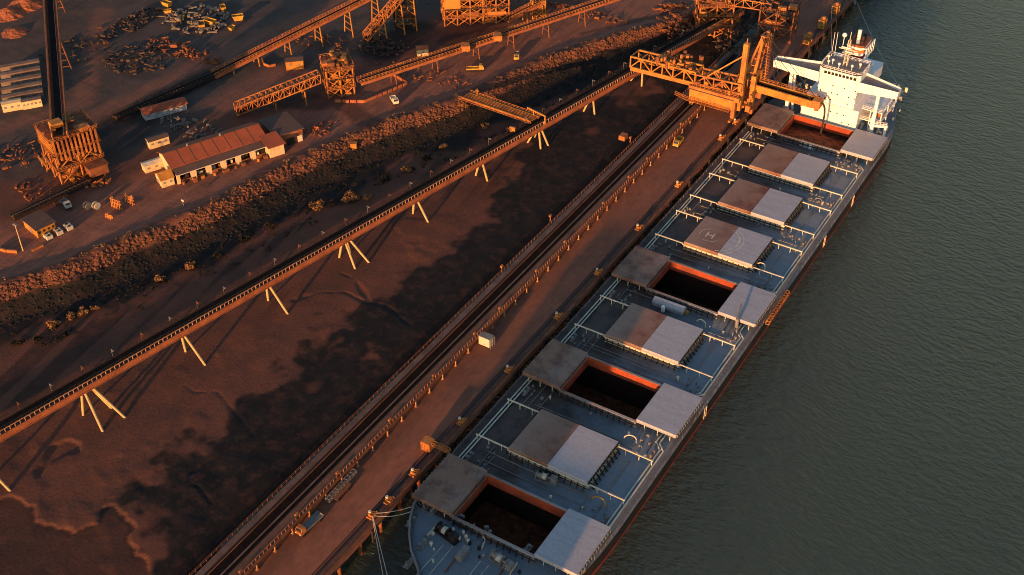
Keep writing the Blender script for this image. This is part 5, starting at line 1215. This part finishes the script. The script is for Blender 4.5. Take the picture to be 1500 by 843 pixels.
# cream gatehouse, low annex, dongas
gable('gatehouse', 'small cream gatehouse with an orange lit gable at the left end of the workshop', 'hut', (-168.66, 60.79, 6.00), yw, 5.0, 4.2, 2.8, 1.5, 'cream_wall', 'yellow_steel', .3, 2)
gable('low_annex', 'low flat cream annex between the gatehouse and the workshop gable', 'hut', (-177.96, 65.58, 6.00), yw, 3.0, 8.0, 2.4, 0.4, 'cream_wall', 'cream_paint', .2, 3)
gable('lone_donga', 'single cream portable hut behind the left end of the workshop', 'hut', (-187.66, 76.65, 6.00), yw, 3.2, 7.0, 2.8, 0.4, 'cream_wall', 'dull_roof', .2, 3)
gable('crib_room', 'long red roofed portable with a pale blue front behind the workshop', 'hut', (-201.31, 93.48, 6.00), math.atan2(*(np.array((-199.24, 99.83, 6.00)) - np.array((-205.12, 88.34, 6.00)))[1::-1]), 4.6, 15.0, 2.6, 0.9, 'blue_pale', 'red_roof', .5, 5)
gable('pump_hut', 'orange hut with a bright end beside the ramp conveyor trestles', 'hut', (-184.01, 144.03, 6.00), 0.75, 5, 6.5, 3.4, 0.4, 'yellow_steel', 'dull_roof', .2, 2, True)
gable('switch_hut', 'little cream ended hut alone beside the thin yard conveyor', 'hut', (-148.90, 177.31, 6.00), 0.75, 3.2, 4.2, 2.8, 0.3, 'cream_wall', 'rusty_girder', .2, 1, True)
sd_ = np.array((-242.52, 75.37, 6.00)) - np.array((-250.48, 64.22, 6.00)); dy_ = math.atan2(sd_[1], sd_[0])
NTH = ('nearest', 'second', 'third', 'fourth', 'fifth', 'farthest')
DON = [(-244.31, 71.99, 6.00), (-250.49, 73.33, 6.00), (-255.04, 76.93, 6.00), (-259.69, 80.61, 6.00), (-264.43, 84.36, 6.00), (-269.27, 88.19, 6.00)]
gable('portable_office', 'short cream portable with a brightly lit end in front of the row of portables', 'hut', (-248.75, 66.97, 6.00), dy_, 3.2, 6.6, 2.9, 0.3, 'cream_wall', 'cream_wall', .1, 3)
for i, c in enumerate(DON):
    t, P2 = gable('portable_office', ('short grey roofed portable right of the brightly lit one' if i == 0 else NTH[i] + ' row of the grey long portables left of the steep dark conveyor'), 'hut', c, dy_, 2.7, 6.6 if i == 0 else 14.0, 2.9, 0.25, 'concrete_and_shaded_wall' if i else 'cream_wall', 'donga_roof', .1, 5)  # rear rows get darker walls: shade from the row ahead put into the colour
    t['group'] = 'portable offices in the row'
# site office with cooling units in front
oc = Vector((-179.39, 17.97, 6.00)) ; o1 = Vector((-178.12, 23.77, 6.00)); dv = (o1 - oc); oy = math.atan2(dv.y, dv.x); c = oc + dv / 2 + Vector((-math.sin(oy), math.cos(oy), 0)) * 4.2
so, P3 = gable('site_office', 'yellow site office with a flat grey roof and a row of pale units in front', 'office', c, oy, 8.4, dv.length, 3.2, 0.15, 'yellow_steel', 'dull_roof', .5, 4, True, 'dark_steel')
k = 0
UN = ['front left', 'front middle', 'front right', 'back left', 'back middle', 'back right']
for j, (dy, ) in enumerate(((-1.9,), (-.2,))):
    for i in range(3):
        p_ = P3(-dv.length / 2 + 2.2 + i * 3.4, -4.2 - 2.6 + j * 1.5, 0)
        t = thing('cooling_unit', 'pale boxy cooling unit at the %s of six before the yellow office' % UN[k], 'cooling unit', p_, 'cooling units before the site office'); k += 1
        b_ = MB(); b_.box((p_[0], p_[1], UZ + .75), (1.9, 1.1, 1.3), oy); b_.build('case', 'cream_white', t)
        b_ = MB(); b_.tube((p_[0], p_[1], UZ + 1.4), (p_[0], p_[1], UZ + 1.5), .45, 12); b_.build('fan', 'dark_steel', t)
lp = thing('light_pole', 'tall pale light pole left of the yellow site office', 'pole', (-178.47, 11.19, 6.00)); x, y, z = (-178.47, 11.19, 6.00)
MB().tube((x, y, UZ - .2), (x, y, UZ + 9.5), .2, 8, .13).build('pole', 'cream_pile', lp)
b_ = MB(); b_.box((x, y, UZ + 9.6), (1.6, .5, .4)); b_.build('lamp_head', 'grey_steel', lp)
def barrier(name, label, pts, h=.9, w=.35, m='rusty_steel'):
    t = thing(name, label, 'barrier', pts[0])
    for a_, c_ in zip(pts, pts[1:]):
        a_, c_ = Vector(a_), Vector(c_); n_ = max(1, int((c_ - a_).length / 2.2))
        for i in range(n_):
            b_ = MB(); b_.beam(a_.lerp(c_, i / n_ + .02) + Vector((0, 0, h / 2)), a_.lerp(c_, (i + 1) / n_ - .02) + Vector((0, 0, h / 2)), w, h); b_.build('block', m, t)
    return t
barrier('barrier_wall', 'low rusty block barrier curving round the foot of the transfer station', [(-154.74, 130.76, 6.00), (-145.30, 136.03, 6.00), (-143.71, 141.63, 6.00), (-140.08, 155.13, 6.00), (-148.54, 157.84, 6.00)], 1.1, .4, 'rusty_girder')
barrier('barrier_wall', 'curved low barrier around the first trestle of the ramp conveyor', [(-198.08, 141.72, 6.00), (-194.54, 138.79, 6.00), (-191.73, 138.63, 6.00), (-190.47, 140.67, 6.00)], 1.0, .4, 'rusty_girder')
barrier('barrier_wall', 'orange barrier at the left edge beside the light pole', [(-185.98, 7.36, 6.00), (-182.09, 8.15, 6.00), (-179.04, 9.63, 6.00)], 1.0, .5, 'orange_steel')
barrier('barrier_wall', 'orange barrier in front of the pale cooling units', [(-175.94, 12.35, 6.00), (-175.14, 16.08, 6.00)], .7, .4, 'orange_steel')
def rack(label, c, n_, hgt, m='orange_steel'):
    x, y, z = c; t = thing('steel_rack', label, 'rack', (x, y, UZ), 'orange steel racks by the road')
    for i in range(n_):
        b_ = MB(); dx = (i - n_ / 2) * .7
        b_.beam((x + dx, y, UZ), (x + dx + .2, y + .4, UZ + hgt * pr_.uniform(.7, 1.1)), .28); b_.build('upright', m, t)
    for z in (.5, hgt * .5, hgt * .8): MB().beam((x - n_ * .36, y, UZ + z), (x + n_ * .36, y + .4, UZ + z), .25).build('crossbar', m, t)
    return t
rack('taller orange steel rack of upright frames beside the haul road', (-171.21, 41.86, 6.00), 6, 4.0)
rack('orange steel rack of leaning frames, right of the taller one', (-169.24, 45.75, 6.00), 5, 3.6)
rack('small orange rack low on the road edge before the tall racks', (-169.04, 36.64, 6.00), 4, 1.6)
rack('orange rack of bars near the corner of the dark store', (-148.01, 111.65, 6.00), 4, 1.8, 'rusty_girder')
truck('utility_vehicle', 'white utility vehicle parked between the transfer tower and the yellow office', 'vehicle', (-185.41, 34.43, 6.00), 1.2, 'cream_white', 'grey_steel', 5.0, .7)
truck('utility_vehicle', 'cream utility vehicle on the haul road by the barrier corner', 'vehicle', (-136.16, 141.68, 6.00), .9, 'cream_paint', 'cream_paint', 5.0, .7)
truck('utility_vehicle', 'yellow service vehicle on the road right of the tall red trestle', 'vehicle', (-116.55, 193.40, 6.00), .5, 'yellow_paint', 'grey_steel', 5.4, .8)
truck('utility_vehicle', 'long yellow flat vehicle at the foot of the tall red trestle', 'vehicle', (-124.70, 176.92, 6.00), 2.2, 'yellow_paint', 'yellow_paint', 6.5, .5)
for (x, y, z), lab, m_ in (((-178.88, 37.13, 6.00), 'grey cable reel left of the pale yellow reel', 'grey_steel'), ((-176.50, 38.59, 6.00), 'pale yellow cable reel before the steel racks', 'cream_paint')):
    t = thing('cable_reel', lab, 'reel', (x, y, UZ), 'cable reels by the haul road')
    for dx in (-.6, .6): MB().tube((x + dx - .08, y, UZ + 1.2), (x + dx + .08, y, UZ + 1.2), 1.2, 16).build('flange', m_, t)
    MB().tube((x - .6, y, UZ + 1.2), (x + .6, y, UZ + 1.2), .7, 14).build('drum', 'dark_steel', t)
sgn = thing('road_sign', 'white topped post at the bank edge across from the gatehouse', 'sign', (-154.40, 54.02, 6.00)); x, y, z = (-154.40, 54.02, 6.00)
MB().tube((x, y, UZ - .2), (x, y, UZ + 1.8), .12, 6).build('post', 'grey_steel', sgn); MB().box((x, y, UZ + 2.0), (.9, .1, .7)).build('panel', 'cream_paint', sgn)

# ------------------------------------------------------------------ yard: scrap heaps, skips, drums
def heap(label, c, rx, ry, n_, smin, smax, m='scrap', hz=1.6, seed=1):
    hg = random.Random(seed); mb = MB(); x0, y0, _ = c
    for i in range(n_):
        a, r = hg.uniform(0, 6.28), math.sqrt(hg.random()); x, y = x0 + math.cos(a) * r * rx, y0 + math.sin(a) * r * ry
        z = UZ + hz * (1 - r) * hg.random(); s_ = hg.uniform(smin, smax)
        if hg.random() < .5: mb.box((x, y, z + s_ * .3), (s_ * hg.uniform(.4, 2), s_ * hg.uniform(.3, .9), s_ * hg.uniform(.3, .8)), hg.uniform(0, 3))
        else: mb.beam((x, y, z + .2), (x + hg.uniform(-2, 2) * s_, y + hg.uniform(-2, 2) * s_, z + hg.uniform(.2, 1.2)), s_ * .3)
    o = mb.build('scrap_heap', m); o['kind'] = 'stuff'; o['label'] = label; return o
heap('pale heap of scrap steel between the yellow skips', (-242.74, 153.65, 6.00), 14, 12, 150, .8, 2.0, 'scrap', 2, 1)
heap('narrow heap of rusty scrap in the grey yard', (-262.35, 138.65, 6.00), 6, 16, 110, .7, 1.7, 'scrap_dark', 2, 2)
heap('dark spread of scrap beside the stockyard conveyor', (-238.12, 116.97, 6.00), 13, 12, 120, .6, 1.5, 'scrap_dark', 1.5, 3)
heap('low line of rusty and pale scrap along the track', (-228.31, 130.86, 6.00), 20, 5, 110, .6, 1.6, 'rusty_steel', 1.5, 4)
heap('scattered scrap beside the steep dark conveyor', (-263.89, 109.52, 6.00), 10, 26, 90, .5, 1.5, 'scrap_dark', 1, 5)
heap('scrap and pipes strewn behind the workshop', (-184.72, 90.03, 6.00), 14, 5, 80, .5, 1.4, 'scrap', 1, 6)
heap('rubble and plant at the top of the jetty bank', (-82.58, 258.49, 6.00), 9, 12, 70, .7, 2.0, 'rusty_steel', 2, 7)
heap('debris around the foot of the left transfer tower', (-192.73, 49.70, 6.00), 9, 5, 90, .5, 1.5, 'orange_steel', 1.2, 8)
heap('small debris left of the transfer tower', (-222.78, 45.80, 6.00), 9, 9, 60, .5, 1.3, 'rusty_steel', 1, 9)
heap('plant parts lying along the yard conveyor', (-112.54, 241.43, 6.00), 18, 4, 90, .4, 1.2, 'rusty_steel', .8, 10)
SK = [((-261.71, 156.64, 6.00), 'yellow skip left of the pale scrap heap, farther one', 3.4), ((-256.95, 152.15, 6.00), 'yellow skip left of the pale scrap heap, nearer one', 2.6), ((-247.89, 149.74, 6.00), 'upright yellow skip touching the left side of the pale scrap heap', 3.0), ((-236.23, 149.83, 6.00), 'long yellow skip below the pale scrap heap', 3.6), ((-234.90, 153.48, 6.00), 'yellow skip next to the long one below the scrap heap', 3.8),
      ((-228.54, 162.43, 6.00), 'bright yellow skip right of the scrap heaps', 3.6), ((-224.87, 154.74, 6.00), 'small pale skip in front of the bright yellow one', 2.4), ((-240.06, 166.29, 6.00), 'rusty cream skip at the far right of the scrap heap', 3.0)]
def skip():
    t = thing('skip_bin', '', 'skip', (0, 0, 0)); b_ = MB()
    def ring(z, a, b2): return [(-a, -b2, z), (a, -b2, z), (a, b2, z), (-a, b2, z)]
    b_.add(ring(.15, 1.0, .7) + ring(1.5, 1.5, .85) + ring(1.5, 1.38, .73) + ring(.35, .95, .62), [(3, 2, 1, 0)] + [(i, (i + 1) % 4, 4 + (i + 1) % 4, 4 + i) for i in range(4)] + [(4 + i, 4 + (i + 1) % 4, 8 + (i + 1) % 4, 8 + i) for i in range(4)] + [(8 + i, 8 + (i + 1) % 4, 12 + (i + 1) % 4, 12 + i) for i in range(4)] + [(12, 13, 14, 15)])
    b_.build('body', 'yellow_paint', t)
    b_ = MB(); b_.box((0, 0, .5), (1.6, 1.1, .3)); b_.build('load', 'scrap_dark', t); return t
sk = skip()
for i, ((x, y, z), lab, s_) in enumerate(SK):
    o = sk if i == 0 else dup(sk, (0, 0, 0), 0, lab)
    o.location = (x, y, UZ); o.rotation_euler = (0, 0, i * .8); o.scale = (s_ / 2.4,) * 3; o['label'] = lab; o['group'] = 'yellow skips around the scrap heap'

# ------------------------------------------------------------------ scrub along the bank and on the mud edge
def bush(name, label, x, y, r, m, seed, group, hz=.7):
    bg = random.Random(seed); z = gz(x, y); t = thing(name, label, 'bush', (x, y, z), group)
    st = MB()
    for i in range(4): st.tube((x, y, z - .1), (x + bg.uniform(-.5, .5) * r, y + bg.uniform(-.5, .5) * r, z + r * hz * .7), .09, 5, .03)
    st.build('trunk', 'scrap_dark', t)
    cr = MB()
    lobes = [(bg.uniform(-.65, .65) * r, bg.uniform(-.65, .65) * r, bg.uniform(.3, .9) * r * hz, bg.uniform(.25, .5) * r) for _ in range(7)]
    for i in range(int(170 + 60 * r)):
        lx, ly, lz, lr2 = bg.choice(lobes); a, b_ = bg.uniform(0, 6.28), bg.uniform(-1, 1); k = lr2 * bg.uniform(.55, 1.1); s_ = bg.uniform(.12, .26) * max(1, r * .55)
        c = Vector((x + lx + k * math.cos(a) * math.sqrt(1 - b_ * b_), y + ly + k * math.sin(a) * math.sqrt(1 - b_ * b_), z + max(.1, lz + k * b_ * hz)))
        u = Vector((bg.uniform(-1, 1), bg.uniform(-1, 1), bg.uniform(-1, 1))).normalized(); v = u.cross(Vector((bg.uniform(-1, 1), bg.uniform(-1, 1), 1))).normalized()
        cr.add([c - u * s_ - v * s_ * .6, c + u * s_ - v * s_ * .6, c + u * s_ * .7 + v * s_, c - u * s_ * .7 + v * s_], [(0, 1, 2, 3)])
    cr.build('crown', m, t)
BUSH = [((-123.23, 80.98, 1.50), 2.6, 'dry_scrub', 'wide tan bush at the dark foot of the bank, left of the other wide one'), ((-119.90, 84.86, 1.50), 1.6, 'mangrove', 'small dark bush between the two wide tan bushes'), ((-116.09, 89.97, 1.50), 3.0, 'dry_scrub', 'widest tan bush below the bank beside the mid conveyor'),
        ((-111.85, 93.52, 1.50), 1.8, 'dry_scrub', 'tan bush just right of the widest one below the bank'), ((-111.18, 113.10, 1.50), 2.2, 'dry_scrub', 'tan bush on the mud left of the conveyor, alone'), ((-108.95, 131.78, 1.50), 1.6, 'dry_scrub', 'small tan bush below the bank toward the access bridge'), ((-103.25, 150.87, 1.50), 2.0, 'dry_scrub', 'orange tan bush under the middle of the access bridge'),
        ((-135.22, 36.11, 1.50), 2.0, 'dry_scrub', 'low tan bush on the dark mud left of the second bipod'), ((-139.27, 26.54, 1.50), 1.7, 'dry_scrub', 'reddish bush standing apart on the mud between bank and conveyor'), ((-146.44, 3.40, 1.50), 1.7, 'dry_scrub', 'small tan bush in a row on the mud at left, right one'), ((-147.69, 0.47, 1.50), 1.8, 'dry_scrub', 'tan bush in a row on the mud at left, middle one'),
        ((-149.64, -4.29, 1.50), 2.4, 'dry_scrub', 'spreading tan bush in a row on the mud at left, left one'), ((-143.00, -5.78, 1.50), 1.2, 'mangrove', 'tiny dark bush below the row of tan bushes at left'), ((-148.30, -11.11, 1.50), 1.5, 'mangrove', 'dark sapling on the mud near the left edge, right of the other'), ((-151.93, -15.40, 1.50), 1.4, 'mangrove', 'dark sapling on the mud nearest the left edge'),
        ((-144.51, 6.77, 1.50), 1.3, 'dry_scrub', 'tiny tan bush at the right end of the row on the mud'), ((-128.77, 65.09, 1.50), 2.0, 'mangrove', 'dark bush at the bank foot above the two leg trestle'), ((-131.34, 54.91, 1.50), 1.8, 'mangrove', 'dark bush at the bank foot above the conveyor lamps'), ((-131.76, 44.29, 1.50), 1.5, 'mangrove', 'little dark bush beside the low tan bush'),
        ((-113.86, 105.56, 1.50), 2.0, 'mangrove', 'dark bush at the bank foot right of the widest tan bush'), ((-109.54, 123.15, 1.50), 1.8, 'mangrove', 'dark bush at the bank foot left of the small tan bush'), ((-114.11, 153.08, 6.80), 1.8, 'dry_scrub', 'round orange bush beneath the bank end of the access bridge'), ((-131.54, 111.86, 6.80), 1.3, 'yellow_steel', 'x')]
for i, ((x, y, z), r, m_, lab) in enumerate(BUSH):
    if m_ == 'yellow_steel': continue
    bush('scrub_bush', lab, x, y, r, m_, 100 + i, 'scrub bushes along the bank', .75)
b_ = MB(); x, y, z = (-131.00, 111.16, 6.80); z = gz(x, y); b_.box((x, y, z + .8), (2.0, 1.6, 1.6), .5); b_.box((x, y, z + 1.7), (2.2, 1.8, .15), .5); solo(b_, 'pump_box', 'yellow_steel', 'small orange box on the crest of the rocky bank', 'box')

# red ore mounds at the top left edge and small clutter in the yards
for k, (c, r, h_, lab) in enumerate((((-310.94, 117.30, 6.00), 7, 3.2, 'red ore mound at the top left corner, left of the dark conveyor'), ((-311.87, 127.13, 6.00), 8, 3.6, 'red ore mound touching the dark conveyor at the top left'), ((-295.95, 108.00, 6.00), 6, 1.6, 'low red ore mound nearest the portables'))):
    mb = MB(); hg = random.Random(50 + k); vs = []; ring = 20
    for j in range(7):
        t = j / 6; rr = r * t
        vs += [(c[0] + rr * math.cos(6.283 * i / ring) * (1 + hg.uniform(-.12, .12)), c[1] + rr * math.sin(6.283 * i / ring) * (1 + hg.uniform(-.12, .12)), UZ - .2 + h_ * (1 - t) ** .9 + hg.uniform(-.1, .1)) for i in range(ring)]
    mb.add(vs, [(j * ring + i, (j + 1) * ring + i, (j + 1) * ring + (i + 1) % ring, j * ring + (i + 1) % ring) for j in range(6) for i in range(ring)])
    solo(mb, 'ore_mound', 'red_ore', lab, 'ore mound', 'red ore mounds at the top left')
heap('small plant clutter along the yard side of the haul road', (-137.03, 164.33, 6.00), 26, 5, 60, .4, 1.1, 'rusty_steel', .6, 31)
heap('parts and posts under the ramp conveyor', (-188.37, 164.90, 6.00), 20, 6, 80, .4, 1.2, 'rusty_steel', .8, 32)
heap('pipes and steel lying below the steep gallery', (-165.34, 173.76, 6.00), 10, 7, 110, .5, 1.4, 'scrap_dark', 1.0, 33)
heap('clutter at the corner of the dark store', (-147.38, 113.10, 6.00), 4, 7, 50, .4, 1.0, 'rusty_steel', .8, 34)
heap('orange steel offcuts by the foot of the tower and office', (-197.79, 34.90, 6.00), 12, 5, 40, .4, 1.1, 'rusty_steel', .7, 35)
heap('debris along the wharf side of the jetty transfer tower', (-49.33, 252.21, 6.00), 9, 16, 120, .5, 1.6, 'scrap_dark', 1.2, 36)
heap('plant and drums on the bank behind the shiploader tail', (-72.26, 246.29, 6.00), 8, 8, 60, .5, 1.5, 'rusty_steel', 1.2, 37)

# ------------------------------------------------------------------ added unseen carrier ahead, out of view: stepped blocks shaped to shade the near hatches
nb_ = thing('shade_carrier', 'added unseen carrier ahead, its blocks shaped to shade the near hatches', 'ship', (6, -220, 0))
def oval(y0, y1, w_, cx): return [(cx - w_, y0 + 8), (cx - w_ * .6, y0), (cx + w_ * .6, y0), (cx + w_, y0 + 8), (cx + w_, y1 - 4), (cx + w_ * .8, y1), (cx - w_ * .8, y1), (cx - w_, y1 - 4)]
MB().prism(oval(-380, -112, 22, 11), -4, 9).build('hull', 'black_hull', nb_)
MB().span(-9, 17, -148, -124, 9, 36).build('house', 'white_paint', nb_)  # tall block, width and height set for the shade it throws
MB().span(17.05, 32, -148, -124, 9, 26).build('shade_block', 'white_paint', nb_)
MB().span(0, 8, -123.9, -118, 9, 36).build('funnel', 'funnel_orange', nb_)
